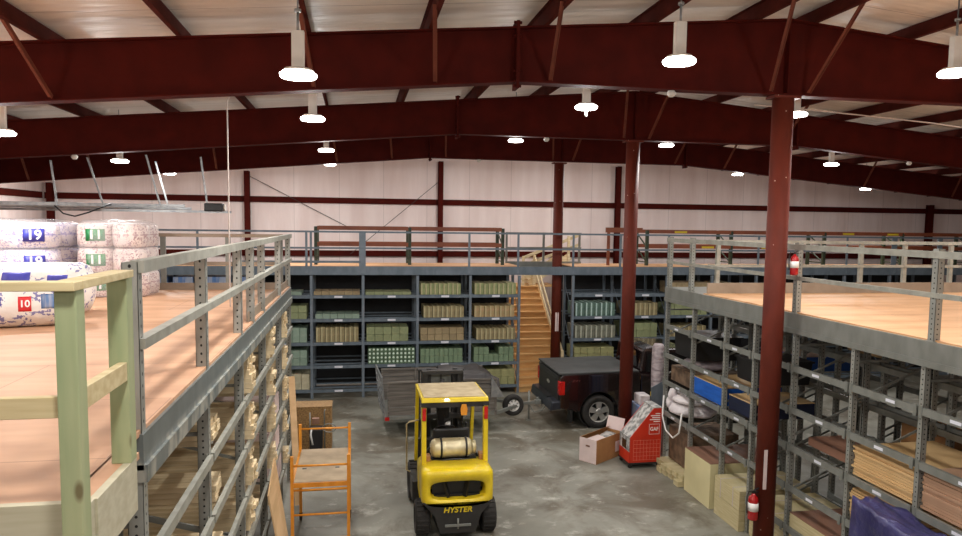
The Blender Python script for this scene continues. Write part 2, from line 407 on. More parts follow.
# ------------------------------------------------------------------ shell
XL, XR, YB, YF = -9.9, 27.0, 24.9, -8.0
RIDGE = 5.8
def rooftop(x): return 7.68-.088*abs(x-RIDGE)     # rafter top
def rafbot(x):
    d = abs(x-RIDGE)
    return 6.67 if d < 3.78 else 6.67-.087*(d-3.78)
struct(MB().box(XL-.2, XR+.2, YF-.2, YB+.2, -.2, 0).build('floor', 'concrete'))
def wall_gable(y0, y1):
    return MB().prism([(XL-.2, -.2), (XR+.2, -.2), (XR+.2, rooftop(XR)+.2), (RIDGE, 7.9), (XL-.2, rooftop(XL)+.2)], 'y', y0, y1)
struct(wall_gable(YB, YB+.15).build('wall_back', 'wall_vinyl'))
struct(wall_gable(YF-.15, YF).build('wall_front', 'wall_vinyl'))
struct(MB().box(XL-.15, XL, YF, YB, -.2, rooftop(XL)+.2).build('wall_left', 'wall_vinyl'))
struct(MB().box(XR, XR+.15, YF, YB, -.2, rooftop(XR)+.2).build('wall_right', 'wall_vinyl'))
struct(MB().prism([(XL-.2, rooftop(XL)+.2), (RIDGE, 7.88), (XR+.2, rooftop(XR)+.2), (XR+.2, rooftop(XR)+.35), (RIDGE, 8.03), (XL-.2, rooftop(XL)+.35)], 'y', YF-.2, YB+.2).build('ceiling', 'insulation_vinyl'))

# ------------------------------------------------------------------ rafters
XS = [XL+.05, -3.2, 2.02, RIDGE, 9.58, 14.8, 21, XR-.05]
ords = {8.96: 'nearest', 14.3: 'middle', 19.6: 'farthest'}
for Y, w in ords.items():
    t = thing('roof_rafter', {'nearest': 'deep dark red steel rafter nearest the viewer, resting on the column with the low extinguisher',
                              'middle': 'middle dark red steel rafter, resting on the column beside the open cardboard box',
                              'farthest': 'farthest dark red steel rafter, resting on the column at the foot of the stairs'}[w], 'beam', (RIDGE, Y, 6.67))
    poly = [(x-RIDGE, rafbot(x)-6.67) for x in XS]+[(x-RIDGE, rooftop(x)-6.67) for x in (XR-.05, RIDGE, XL+.05)]
    MB().prism(poly, 'y', -.008, .008).build('web', 'red_steel', t)
    b = MB()
    for a, c in zip(XS, XS[1:]):
        b.bar((a-RIDGE, 0, rafbot(a)-6.67), (c-RIDGE, 0, rafbot(c)-6.67), .2, .02)
    b.build('bottom_flange', 'red_steel', t)
    b = MB()
    for a, c in ((XL+.05, RIDGE), (RIDGE, XR-.05)):
        b.bar((a-RIDGE, 0, rooftop(a)-6.68), (c-RIDGE, 0, rooftop(c)-6.68), .2, .02)
    b.build('top_flange', 'red_steel', t)
    for x in (2.02, 9.58):
        b = MB().box(x-RIDGE-.02, x-RIDGE+.02, -.12, .12, -.09, rooftop(x)-6.67+.07)
        for z in (-.06, .12, rooftop(x)-6.67-.12, rooftop(x)-6.67+.05):
            b.lathe([(.02, -.05), (.02, .05)], (x-RIDGE, -.08, z), 'x', 8)
        b.build('splice_plate', 'red_steel', t)
    for x in (RIDGE-.02, RIDGE+.02)[:1]:
        MB().box(-.006, .006, -.1, -.008, .01, rooftop(RIDGE)-6.69).build('stiffener', 'red_steel', t)
PUR = [5.3-1.47*k for k in range(10)]+[6.2+1.5*k for k in range(13)]
pmesh = None
for i, x in enumerate(PUR):
    left = x < RIDGE
    s = 1 if left else -1
    if pmesh is None:
        pmesh = {}
    if s not in pmesh:
        sl = .088*s
        w = .05
        b = MB()
        b.prism([(-.004, 0), (.004, 0), (.004, .2), (-.004, .2)], 'y', YF+.02, YB-.02)
        b.prism([(.0, 0), (s*w, sl*w*s*0+.0), (s*w, .008), (0, .008)], 'y', YF+.02, YB-.02)
        b.prism([(-s*w, .19), (0, .19), (0, .2), (-s*w, .2)], 'y', YF+.02, YB-.02)
        b.prism([(s*w-.004, 0), (s*w+.004, 0), (s*w+.004, .025), (s*w-.004, .025)], 'y', YF+.02, YB-.02)
        o = b.build('roof_purlin', 'purlin_steel'); pmesh[s] = o
    else:
        o = copy_mesh(pmesh[s])
    o.location = (x, 0, rooftop(x)-.004)
    n = i+1 if left else i-9
    side = 'left' if left else 'right'
    word = ['first', 'second', 'third', 'fourth', 'fifth', 'sixth', 'seventh', 'eighth', 'ninth', 'tenth', 'eleventh', 'twelfth', 'thirteenth'][n-1]
    tag(o, 'dark red roof purlin, %s from the ridge on the %s slope' % (word, side), 'beam', 'roof purlins')
# flange braces
def brace(x, Y, which):
    sgn = -1 if Y < 15 else -1
    y1 = Y-.95
    xp = min(PUR, key=lambda p: abs(p-x))
    a = Vector((x, Y-.11, rafbot(x)+.03)); c = Vector((xp-.02 if xp < RIDGE else xp+.02, y1, rooftop(xp)+.04))
    b = MB().bar(a, c, .05, .006).bar(a+Vector((.022, 0, 0)), c+Vector((.022, 0, 0)), .006, .05)
    o = b.build('flange_brace', 'brace_steel'); return o
BR = {8.96: [-3.42, -.5, .97, 2.45, 5.54, 6.1], 14.3: [5.55, 6.1, 9.2], 19.6: [-8.1, -6.6, -3.6, -.5, .97, 2.45, 5.52, 6.1, 9.21, 10.78, 15.5, 18.66]}
ordw = ['leftmost', 'second from left', 'third from left', 'fourth from left', 'fifth from left', 'sixth from left', 'seventh from left', 'eighth from left', 'ninth from left', 'tenth from left', 'second from right', 'rightmost']
for Y, xs in BR.items():
    for k, x in enumerate(xs):
        wk = 'rightmost' if k == len(xs)-1 else ordw[k]
        tag(brace(x, Y, k), 'slanted red brace on the %s rafter, %s of its row' % (ords[Y], wk), 'brace', 'flange braces on the %s rafter' % ords[Y])

# ------------------------------------------------------------------ columns
def pipe_column(Y, label, r=.143):
    t = thing('steel_column', label, 'column', (RIDGE, Y, 0))
    MB().lathe([(r, .02), (r, 6.62)], n=28).build('shaft', 'red_column', t)
    MB().box(-.2, .2, -.2, .2, 0, .02).build('base_plate', 'red_column', t)
    MB().box(-.2, .2, -.11, .11, 6.62, 6.655).build('cap_plate', 'red_column', t)
    return t
c1 = pipe_column(8.96, 'red pipe column nearest the viewer with an extinguisher low on it')
c2 = pipe_column(14.3, 'red pipe column beside the open cardboard box and the pickup')
c3 = pipe_column(19.82, 'red pipe column beside the wooden stairs at the back')
def placard(t, x0, x1, z0, z1):
    MB().box(x0, x1, -.142, -.134, z0, z1).build('paper_sign', 'carton_white', t)
placard(c1, -.125, -.075, 1.15, 1.72)
placard(c3, -.06, .04, 1.75, 2.3)
# tapered frame column at the left wall
t = thing('frame_column', 'tapered dark red frame column against the left wall, beyond the big bales', 'column', (XL, 19.6, 0))
MB().prism([(.02, 0), (.35, 0), (.98, 5.2), (1.0, 5.72), (.02, 6.25)], 'y', -.008, .008).build('web', 'red_steel', t)
MB().bar((.35, 0, .01), (1.0, 0, 5.7), .2, .02).build('inner_flange', 'red_steel', t)
MB().box(.02, .04, -.1, .1, 0, 6.1).build('outer_flange', 'red_steel', t)
# end wall columns
for x, lb in ((-9.66, 'dark red end wall column nearest the left corner'), (-3.6, 'dark red end wall column behind the left deck rail'), (2.93, 'dark red end wall column behind the orange pallet rack'),
              (9.5, 'dark red end wall column just left of the middle pipe column'), (22.0-.35-.5, 'dark red end wall column nearest the right corner')):
    if x > 20: continue
    t = thing('end_wall_column', lb, 'column', (x, YB-.28, 0))
    zt = rafbot(x)+.35 if x < 18 else 5.8
    MB().box(-.005, .005, 0, .2, 0, zt).build('web', 'red_steel', t)
    MB().box(-.085, .085, -.01, 0, 0, zt).build('front_flange', 'red_steel', t)
    MB().box(-.085, .085, .2, .21, 0, zt).build('rear_flange', 'red_steel', t)
t = thing('end_wall_column', 'dark red end wall column at the far right of the back wall', 'column', (22.7, YB-.28, 0))
MB().box(-.005, .005, 0, .2, 0, 5.85).build('web', 'red_steel', t)
MB().box(-.1, .1, -.01, 0, 0, 5.85).build('front_flange', 'red_steel', t)
MB().box(-.1, .1, .2, .21, 0, 5.85).build('rear_flange', 'red_steel', t)
t = thing('end_wall_column', 'dark red end wall column behind the nearest pipe column', 'column', (16.1, YB-.28, 0))
MB().box(-.005, .005, 0, .2, 0, 6.3).build('web', 'red_steel', t)
MB().box(-.085, .085, -.01, 0, 0, 6.3).build('front_flange', 'red_steel', t)
MB().box(-.085, .085, .2, .21, 0, 6.3).build('rear_flange', 'red_steel', t)
for z, w in ((5.6, 'upper'), (3.78, 'lower')):
    b = MB().box(XL+.02, XR-.02, YB-.06, YB-.005, z-.1, z-.09).box(XL+.02, XR-.02, YB-.07, YB-.06, z-.1, z+.1).box(XL+.02, XR-.02, YB-.06, YB-.005, z+.09, z+.1)
    tag(b.build('wall_girt', 'red_steel'), '%s red steel girt running along the pale back wall' % w, 'beam')
    b = MB().box(XL+.005, XL+.06, YF+.1, YB-.32, z-.1, z-.09).box(XL+.06, XL+.07, YF+.1, YB-.32, z-.1, z+.1).box(XL+.005, XL+.06, YF+.1, YB-.32, z+.09, z+.1)
    tag(b.build('wall_girt', 'red_steel'), '%s red steel girt running along the left side wall' % w, 'beam')
# wall rods (cross bracing)
for a, c, lb in (((-3.5, 6.35), (-.1, 4.6), 'thin dark bracing rod slanting down to the right beside the left wall column'),
                 ((2.85, 6.3), (-.2, 3.75), 'thin dark bracing rod slanting up to the middle of the back wall')):
    p = Vector((a[0], YB-.12, a[1])); q = Vector((c[0], YB-.12, c[1]))
    o = MB().tube([p, q], .011, 6).build('bracing_rod', 'wire_dark'); tag(o, lb, 'rod')

# ------------------------------------------------------------------ lights
LV = [(-.5, 6.5, 6.15, 'above the left aisle, nearest the viewer'), (3.13, 6.6, 6.48, 'hanging in front of the nearest rafter, left of the near column'), (6.25, 6.6, 6.52, 'at the right edge of view in front of the nearest rafter'),
      (-4.45, 10.0, 5.94, 'at the left edge of view above the bales'), (-.57, 9.8, 6.24, 'in the second row above the left aisle'), (3.25, 9.8, 6.55, 'in the second row, mid hall, with a short lit stem below'),
      (6.5, 9.7, 6.56, 'in the second row, just right of the near column'), (-4.55, 14.9, 6.0, 'beyond the middle rafter above the door opener'), (-.6, 14.9, 6.33, 'beyond the middle rafter above the left aisle'),
      (3.38, 14.9, 6.66, 'beyond the middle rafter in mid hall'), (6.83, 14.9, 6.67, 'beyond the middle rafter, between the two right columns'), (11.03, 15.0, 6.37, 'beyond the middle rafter over the right deck'),
      (-.71, 20.15, 6.46, 'close to the farthest rafter, left of mid hall'), (-4.93, 20.15, 6.11, 'close to the farthest rafter above the door opener'),
      (11.7, 20.3, 6.51, 'beyond the farthest rafter, right of mid hall'), (16.2, 20.3, 6.15, 'beyond the farthest rafter at the far right')]
HID = [(-.5, 2), (3.2, 2), (6.9, 2), (-4.5, 2), (-.5, -3), (3.2, -3), (-4.5, -3), (7, -3), (-4.5, 6.0), (11.3, 5.5), (11.3, 10), (16, 14.5), (16, 9.5), (-8, 9), (-8, 3), (11.3, 0), (3.4, 21.5), (-8.2, 21.5), (7.3, 21.6), (-2.5, 21.6)]
LIGHTW = 60
def lamp_data(e):
    ld = bpy.data.lights.new('hall_light', 'AREA'); ld.shape = 'DISK'; ld.size = .34; ld.energy = e; ld.color = (1, .98, .95)
    return ld
LD = lamp_data(LIGHTW)
PD = bpy.data.lights.new('lens_glow', 'POINT'); PD.energy = 34; PD.color = (1, .985, .965); PD.shadow_soft_size = .1
def add_light(x, y, z):
    p = bpy.data.objects.new('lens_glow', PD); col.objects.link(p); p.location = (x, y, z-.07)
    lo = bpy.data.objects.new('hall_light', LD); col.objects.link(lo); lo.location = (x, y, z)
src_lamp = None
for x, y, z, lb in LV:
    if src_lamp is None:
        t = thing('high_bay_lamp', '', 'lamp', group='high bay lamps')
        MB().lathe([(.04, .0), (.13, .0), (.14, .01), (.12, .03), (.05, .04)], n=32).build('led_disc', 'lamp_body', t)
        MB().lathe([(.12, -.05), (.15, -.044), (.16, -.03), (.16, -.012), (.145, -.002), (.12, -.001)], n=32).build('lens', 'led_glow', t)
        MB().box(-.055, .055, -.035, .035, .04, .36).build('driver_box', 'lamp_body', t, bevel=.006)
        b = MB().tube([(0, 0, .36), (0, 0, .52)], .012, 8); b.lathe([(.03, .52), (.03, .545)], n=12)
        b.build('hanger', 'galvanised', t)
        src_lamp = t
    else: t = copy_tree(src_lamp)
    t.location = (x, y, z+.01); t['label'] = 'round lamp '+lb
    top = rooftop(x)+.1
    if top > z+.58:
        MB().tube([(0, 0, .54), (0, 0, top-z-.03)], .008, 6).build('suspension_rod', 'galvanised', t)
    add_light(x, y, z-.05)
src = None
MB().tube([(.0, 0, -.15), (0, 0, -.052)], .02, 10).build('motion_sensor', 'lamp_body', [o for o in col.objects if o.name.startswith('high_bay_lamp') and 'short lit stem' in o.get('label', '')][0])
for x, y in HID:
    if y < 20.5: add_light(x, y, min(6.5, rafbot(x)-.1)); continue
    z = 4.85+(rafbot(x)-4.85)*y/19.6+.12
    t = copy_tree(src_lamp); t.location = (x, y, z+.01)  # added lamps, kept out of sight by the rafter, brighten the back wall
    for ch in list(t.children):
        if ch.name.startswith('suspension'): bpy.data.objects.remove(ch)
    t['label'] = 'added unseen round lamp tucked up behind the farthest rafter, '+{3.4: 'left of the third column', -8.2: 'near the left wall', 7.3: 'right of the third column', -2.5: 'left of the hall centre'}[x]
    add_light(x, y, z-.05)
# small sensors on the rafters
sx = [(-5.15, 14.3, 'under the middle rafter at far left'), (3.9, 14.3, 'under the middle rafter in mid hall'), (4.15, 8.96, 'under the nearest rafter, left of the near column'), (12.5, 14.3, 'under the middle rafter at far right'), (3.4, 19.6, 'under the farthest rafter in mid hall')]
s0 = None
for x, y, lb in sx:
    if s0 is None:
        t = thing('smoke_detector', '', 'sensor', group='small white sensors under the rafters')
        MB().lathe([(.03, -.08), (.055, -.05), (.06, -.02)], n=16).build('dome', 'lamp_body', t)
        MB().lathe([(.045, -.02), (.045, 0)], n=16).build('mount', 'lamp_body', t)
        s0 = t
    else: t = copy_tree(s0)
    t.location = (x, y, rafbot(x)-.011); t['label'] = 'small round white sensor '+lb

# conduit drop and ceiling cable
pts = [(-.95, 9.35, 7.12), (-1.85, 9.6, 6.62), (-2.05, 9.7, 6.6), (-2.1, 9.75, 6.5), (-2.1, 9.9, 5.4), (-2.13, 9.98, 4.7)]
tag(MB().tube([(.4, 9.9, 6.72), (-1.5, 9.9, 6.56), (-1.63, 9.9, 6.53), (-1.68, 9.9, 6.44), (-1.68, 9.9, 3.69)], .009, 6).build('power_cord', 'wire_pale'), 'thin pale cord dropping from the roof to the left deck', 'cable')
tag(MB().tube([(6.9, 11.5, 7.0), (8.2, 11.5, 6.95), (10.5, 11.5, 6.82), (13, 11.5, 6.6)], .012, 6).build('ceiling_conduit', 'wire_pale'), 'thin pale conduit sagging below the right roof slope', 'cable')
# ------------------------------------------------------------------ racks
def upright_mesh(name, h, m, w=.075, d=.07):
    """C section upright standing on a foot plate, open side away from the aisle"""
    b = MB(); t_ = .004
    b.box(-d/2, -d/2+t_, -w/2, w/2, 0, h)     # face
    b.box(-d/2, d/2, -w/2, -w/2+t_, 0, h)
    b.box(-d/2, d/2, w/2-t_, w/2, 0, h)
    b.box(d/2-t_, d/2, -w/2, -w/2+.02, 0, h).box(d/2-t_, d/2, w/2-.02, w/2, 0, h)
    b.box(-d/2-.01, d/2+.01, -w/2-.02, w/2+.02, 0, .008)
    return b.build(name, m)
def beam_mesh(name, L, m, h=.09, t_=.045, axis='y', z=0):
    """shelf beam with a step lip; origin at one end, top at z=0"""
    b = MB()
    if axis == 'y':
        b.box(-t_/2, t_/2, 0, L, -h, -.0).box(-t_/2-.004, -t_/2, .0, .05, -h-.03, .02).box(-t_/2-.004, -t_/2, L-.05, L, -h-.03, .02)
    else:
        b.box(0, L, -t_/2, t_/2, -h, 0).box(0, .05, -t_/2-.004, -t_/2, -h-.03, .02).box(L-.05, L, -t_/2-.004, -t_/2, -h-.03, .02)
    return b.build(name, m)

DECK = 3.65
# ---------- left rack
LXF = -1.235
LY = [4.19, 5.96, 7.72, 9.6, 11.6, 13.3]
LLEV = [2.93, 2.4, 1.87, 1.34, .8]
rack = thing('storage_rack', 'grey perforated steel rack under the left deck, loaded with lumber', 'rack', (LXF, LY[0], 0))
up = upright_mesh('upright', 3.38, 'upright_grey', w=.08, d=.088); up.parent = rack; up.location = (0, 0, 0); up.rotation_euler = (0, 0, PI)
n = 0
for xo in (0, -1.25, -2.5):
    for k, y in enumerate(LY):
        if xo == 0 and k == 0: continue
        copy_mesh(up, rack, (xo, y-LY[0], 0), (0, 0, PI if xo == 0 else 0))
lb_ = None
for k in range(len(LY)-1):
    L = LY[k+1]-LY[k]-.04
    for xo in (.0, -1.25):
        for z in LLEV:
            m_ = lb_.get(round(L, 2)) if lb_ else None
            if lb_ is None: lb_ = {}
            if m_ is None:
                o = beam_mesh('shelf_beam', L, 'rail_steel', h=.075, t_=.04); o.parent = rack; lb_[round(L, 2)] = o
            else: o = copy_mesh(m_, rack)
            o.location = (xo+.055 if xo == 0 else xo, LY[k]-LY[0]+.02, z); o.rotation_euler = (0, 0, 0)
for k, y in enumerate(LY):
    for z in (.5, 1.4, 2.3, 3.1): MB().bar((-.05, y-LY[0], z), (-1.2, y-LY[0], z+(.35 if z < 3 else 0)), .02, .03).build('frame_brace', 'rack_grey', rack)
# deck and edge beam
tag(MB().box(XL+.1, -1.2, 3.12, 13.3, DECK-.015, DECK+.02).box(-1.21, -1.09, 3.12, 3.74, DECK-.015, DECK+.02).build('plywood_deck', 'deck_ply'), 'plywood floor of the left raised deck under the insulation bales', 'floor deck')
t = thing('edge_beam', 'wide grey steel beam along the aisle edge of the left deck', 'beam', (-1.2, 4.23, 0))
MB().box(-.02, .02, -.1, 9.07, 3.44, 3.645).box(-.02, .04, -.1, 9.07, 3.37, 3.47).build('beam', 'edge_beam_grey', t)
b = MB()
for k in range(1, 18):
    b.box(-8.2, -.02, k*.52-.02, k*.52+.02, 3.45, 3.63)
b.build('joists', 'rack_grey', t)['kind'] = 'stuff'
# steel guard rail
rail = thing('guard_rail', 'grey perforated steel guard rail along the aisle edge of the left deck', 'rail', (-1.2, 4.19, DECK))
ru = upright_mesh('rail_post', .98, 'upright_grey', w=.075, d=.085); ru.parent = rail; ru.location = (-.035, 0, -.25); ru.rotation_euler = (0, 0, PI)
for y in (5.96, 7.72, 8.62, 9.6, 11.6, 13.26): copy_mesh(ru, rail, (-.035, y-4.19, -.25), (0, 0, PI))
ru.scale = (1, 1, 1.26)
for o in rail.children: o.scale = (1, 1, 1.24)
MB().box(-.0, .04, -.03, 9.1, .905, .975).box(-.035, .0, -.03, 9.1, .965, .975).build('top_rail', 'rail_steel', rail)
MB().box(-.0, .035, -.03, 9.1, .475, .535).box(-.03, 0, -.03, 9.1, .525, .535).build('mid_rail', 'rail_steel', rail)
MB().box(-.05, -.035, 4.3, 9.1, .02, .14).build('toe_plate', 'toe_board', rail)
# far rail of the left deck
fr = thing('guard_rail', 'brown grey guard rail across the far end of the left deck behind the bales', 'rail', (-9.0, 12.65, DECK+.02))
fp = MB().box(-.04, .04, -.03, .03, 0, .95).build('rail_post', 'rack_grey', fr, loc=(5.78, 0, 0))
for x in (6.83, 7.7, 4.3, 2.8, 1.2, .1): copy_mesh(fp, fr, (x, 0, 0))
MB().box(0, 7.75, -.045, -.03, .9, .96).build('top_rail', 'toe_board', fr)
MB().box(0, 7.75, -.045, -.03, .42, .48).build('mid_rail', 'toe_board', fr)
MB().box(0, 7.75, -.05, -.03, 0, .12).build('toe_board', 'toe_board', fr)
# wooden railing at the near corner
wr = thing('wooden_railing', 'treated lumber railing at the near corner of the left deck', 'rail', (-1.12, 2.99, DECK-.4))
o = MB().box(-.012, .068, -.045, .045, -.6, 1.325).build('corner_post', 'treated_wood', wr, bevel=.006); o.location = (-.01, -.03, 0)
o = MB().box(-.045, .045, -.045, .045, .42, 1.325).build('rear_post', 'treated_wood', wr, bevel=.005); o.location = (.0, .62, 0)
copy_mesh(o, wr, (-2.6, -.02, 0))
MB().box(-2.8, .065, -.11, -.02, 1.325, 1.36).build('front_cap_rail', 'pine_rail', wr, bevel=.003)
MB().box(-.03, .065, -.018, .62, 1.325, 1.36).build('side_cap_rail', 'pine_rail', wr, bevel=.003)
MB().box(-2.8, -.025, -.03, .01, .815, .9).build('front_mid_rail', 'pine_rail', wr, bevel=.003)
MB().box(-.0, .04, .05, .57, .83, .92).build('side_mid_rail', 'pine_rail', wr, bevel=.003)
t = thing('rim_joist', 'pale wooden rim boards edging the near end of the left deck', 'board', (-1.12, 3.1, 3.4))
MB().box(-3.2, .03, -.02, .02, 0, .272).build('front_board', 'rim_board', t, bevel=.002)
MB().box(.005, .042, .02, .56, 0, .272).build('side_board', 'rim_board', t, bevel=.002)

# ---------- right rack
RXF = 6.14
RY = [5.5, 6.6, 7.7, 8.9, 9.9, 10.78, 11.93, 13.05]
rr_ = thing('storage_rack', 'grey perforated steel rack under the right deck with sheets and blue bundles', 'rack', (RXF, RY[0], 0))
up2 = upright_mesh('upright', 3.37, 'upright_grey', w=.07, d=.07); up2.parent = rr_
rr2 = thing('storage_rack', 'dark rear row of grey racking behind the front right rack', 'rack', (RXF+1.45, RY[0], 0))
for xo in (0, 1.15, 1.45, 2.6):
    for y in RY:
        if xo == 0 and y == RY[0]: continue
        ow = rr_ if xo < 1.3 else rr2
        copy_mesh(up2, ow, (xo-(1.45 if ow is rr2 else 0), y-RY[0], 0), (0, 0, 0 if xo in (0, 1.45) else PI))
def rlev(y): return [2.92, 2.32, 1.78, 1.2, .6] if y < 9.5 else [2.92, 2.34, 1.8, 1.18]
bcache = {}
btag = None
for k in range(len(RY)-1):
    L = round(RY[k+1]-RY[k]-.03, 2)
    for xo in (0, 1.15, 1.45, 2.6):
        ow, xb = (rr_, 0) if xo < 1.3 else (rr2, 1.45)
        for z in rlev(RY[k]+.1):
            if L not in bcache:
                o = beam_mesh('shelf_beam', L, 'rack_grey', h=.085, t_=.04); o.parent = ow; bcache[L] = o
            else: o = copy_mesh(bcache[L], ow)
            o.location = ((xo-.055 if xo in (0, 1.45) else xo+.05)-xb, RY[k]-RY[0]+.015, z); o.rotation_euler = (0, 0, 0)
            if xo == 0:
                yy = L*.45+.1*math.sin(k*3+z*7)
                if btag is None:
                    btag = MB().box(-.026, -.0215, -.07, .07, -.06, -.025).build('price_tag', 'tag_white', o, loc=(0, yy, 0)); btag['label'] = 'white paper tag'
                else:
                    c = copy_mesh(btag, o, (0, yy, 0))
for y in RY:
    for x0 in (0, 1.45):
        for z in (.3, 1.1, 1.9, 2.7): MB().bar((.03, y-RY[0], z), (1.12, y-RY[0], z+.45), .018, .028).build('frame_brace', 'rack_grey', rr_ if x0 == 0 else rr2)
        MB().bar((.03, y-RY[0], 3.2), (1.12, y-RY[0], 3.2), .018, .028).build('frame_brace', 'rack_grey', rr_ if x0 == 0 else rr2)
tag(MB().box(6.12, XR-.2, 3.2, 11.6, DECK-.015, DECK+.02).build('plywood_deck', 'deck_ply_right'), 'bright orange plywood floor of the right raised deck', 'floor deck')
t = thing('edge_beam', 'wide grey steel beam along the aisle edge of the right deck', 'beam', (6.1, 5.4, 0))
MB().box(-.02, .02, -2.2, 7.7, 3.42, 3.65).box(-.035, .02, -2.2, 7.7, 3.37, 3.44).build('beam', 'rack_grey', t)
b = MB()
for k in range(-3, 12): b.box(.03, 15, k*.55+.08, k*.55+.12, 3.45, 3.63)
b.build('joists', 'rack_grey', t)['kind'] = 'stuff'
t = thing('shelf_deck', 'short grey steel landing strip between the right deck and the back racks', 'floor deck', (6.12, 11.6, DECK-.02))
MB().box(.02, 14.9, .06, 1.48, -.01, .02).build('panel', 'rack_grey', t)
rail = thing('guard_rail', 'grey perforated steel guard rail along the aisle edge of the right deck', 'rail', (6.1, 5.4, DECK))
rp = upright_mesh('rail_post', 1.0, 'upright_grey', w=.08, d=.08); rp.parent = rail; rp.location = (.035, 7.62, 0)
for y in (12.1, 8.93, 6.52, 4.4): copy_mesh(rp, rail, (.035, y-5.4, 0))
MB().box(-.03, .0, -1.5, 7.66, .9, .975).build('top_rail', 'rail_steel', rail)
MB().box(-.025, .0, -1.5, 7.66, .475, .53).build('mid_rail', 'rail_steel', rail)
fr = thing('guard_rail', 'grey guard rail with tan toe board across the far edge of the right deck', 'rail', (6.2, 11.58, DECK+.02))
fp = MB().box(-.035, .035, -.03, .03, 0, .96).build('rail_post', 'rail_steel', fr, loc=(.16, 0, 0))
for x in (1.73, 3.03, 3.95, 4.95, 6.2, 7.6): copy_mesh(fp, fr, (x, 0, 0))
MB().box(-.05, 15, -.045, -.03, .9, .96).build('top_rail', 'rail_steel', fr)
MB().box(-.05, 15, -.045, -.03, .47, .52).build('mid_rail', 'rail_steel', fr)
MB().box(-.05, 15, -.06, -.03, 0, .19).build('toe_board', 'toe_board', fr)

# ---------- back racks
BY = 19.5
BLEV = [2.86, 2.21, 1.56, .92, .25]
def back_rack(xs, label):
    t = thing('storage_rack', label, 'rack', (xs[0], BY, 0))
    b0 = MB()
    o = MB().box(-.035, .035, -.03, .0, 0, 3.4).box(-.035, -.029, 0, .05, 0, 3.4).box(.029, .035, 0, .05, 0, 3.4).build('upright', 'back_upright', t)
    for x in xs:
        for y in (0, .85, 1.55):
            if x == xs[0] and y == 0: continue
            copy_mesh(o, t, (x-xs[0], y, 0))
    cache = {}; tg = None
    for a, c in zip(xs, xs[1:]):
        L = round(c-a-.07, 2)
        for z in BLEV:
            if L not in cache:
                bm_ = MB().box(0, L, -.025, .02, -.085, 0).build('shelf_beam', 'back_steel', t); cache[L] = bm_
            else: bm_ = copy_mesh(cache[L], t)
            bm_.location = (a-xs[0]+.035, 0, z)
            if tg is None:
                tg = MB().box(-.11, .11, -.03, -.0255, -.07, -.015).build('price_tag', 'tag_white', bm_, loc=(L*.52, 0, 0)); tg['label'] = 'white paper tag'
            else: copy_mesh(tg, bm_, (L*.52, 0, 0))
    for z in BLEV:
        for y in (.35, .85, 1.5): MB().box(0, xs[-1]-xs[0], y-.02, y+.02, z-.05, z-.01).build('cross_bar', 'back_steel', t)
    MB().box(0, xs[-1]-xs[0], 1.6, 1.63, .05, 3.38).build('back_panel', 'rack_shade', t)  # added dark sheet, stands in for the shade behind the shelves
    for x in xs:
        for z in (.3, 1.3, 2.3): MB().bar((x-xs[0], .05, z), (x-xs[0], .82, z+.8), .015, .025).build('frame_brace', 'back_steel', t)
    return t
BXL = [-7.1, -5.6, -4.1, -2.65, -1.2, .19, 1.69, 3.18, 4.6]
BXR = [6.2, 7.71, 9.1, 10.55, 12.0, 13.5, 15.0, 16.6, 18.2, 19.8]
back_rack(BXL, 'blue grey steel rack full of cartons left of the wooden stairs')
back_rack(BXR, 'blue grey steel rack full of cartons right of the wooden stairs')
for x0, x1, y1, lb in ((XL+.1, 4.6, 21.0, 'plywood walkway on top of the carton rack left of the stairs'), (6.2, XR-.2, 21.0, 'plywood walkway on top of the carton rack right of the stairs')):
    tag(MB().box(x0, x1, BY-.02, y1, DECK-.01, DECK+.02).build('plywood_deck', 'deck_ply_right'), lb, 'floor deck')
tag(MB().box(XL+.1, XR-.2, BY-.06, BY-.02, 3.42, DECK+.005).build('edge_beam', 'back_steel'), 'long blue grey edge beam over the carton racks and the stair opening', 'beam')
br = thing('guard_rail', 'long blue grey guard rail on the walkway above the carton racks', 'rail', (0, BY-.02, DECK+.02))
o = MB().box(-.03, .03, -.045, -.02, -.2, .95).build('rail_post', 'back_upright', br, loc=(3.13, 0, 0))
for x in (-1.32, -1.2, 4.54, 6.17, 7.6, 9.1, -4.1, -6.8, 12.0, 15.0): copy_mesh(o, br, (x, 0, 0))
wide = MB().box(-.09, .09, -.045, -.02, -.2, .95).build('rail_post', 'back_upright', br, loc=(.17, 0, 0)); wide['label'] = 'double width post'
copy_mesh(wide, br, (16.66, 0, 0)); copy_mesh(wide, br, (18.3, 0, 0))
MB().box(XL+.2, XR-.3, -.06, -.046, .9, .95).build('top_rail', 'back_steel', br)
MB().box(XL+.2, XR-.3, -.06, -.046, .46, .51).build('mid_rail', 'back_steel', br)
MB().box(-3, .12, -.06, -.046, .08, .14).build('low_rail', 'back_steel', br)
# landing rail behind the stair opening
lr = thing('guard_rail', 'low dark guard rail on the far side of the stair opening', 'rail', (4.2, 21.0, DECK+.02))
o = MB().box(-.03, .03, -.03, .03, 0, .95).build('rail_post', 'rack_grey', lr, loc=(.33, 0, 0))
for x in (1.5, 2.65): copy_mesh(o, lr, (x, 0, 0))
MB().box(.3, 2.7, -.045, -.03, .9, .95).build('top_rail', 'rack_grey', lr)
MB().box(.3, 2.7, -.045, -.03, .45, .5).build('mid_rail', 'rack_grey', lr)
MB().box(.3, 2.7, -.05, -.03, -.12, .06).build('toe_plate', 'rack_grey', lr)

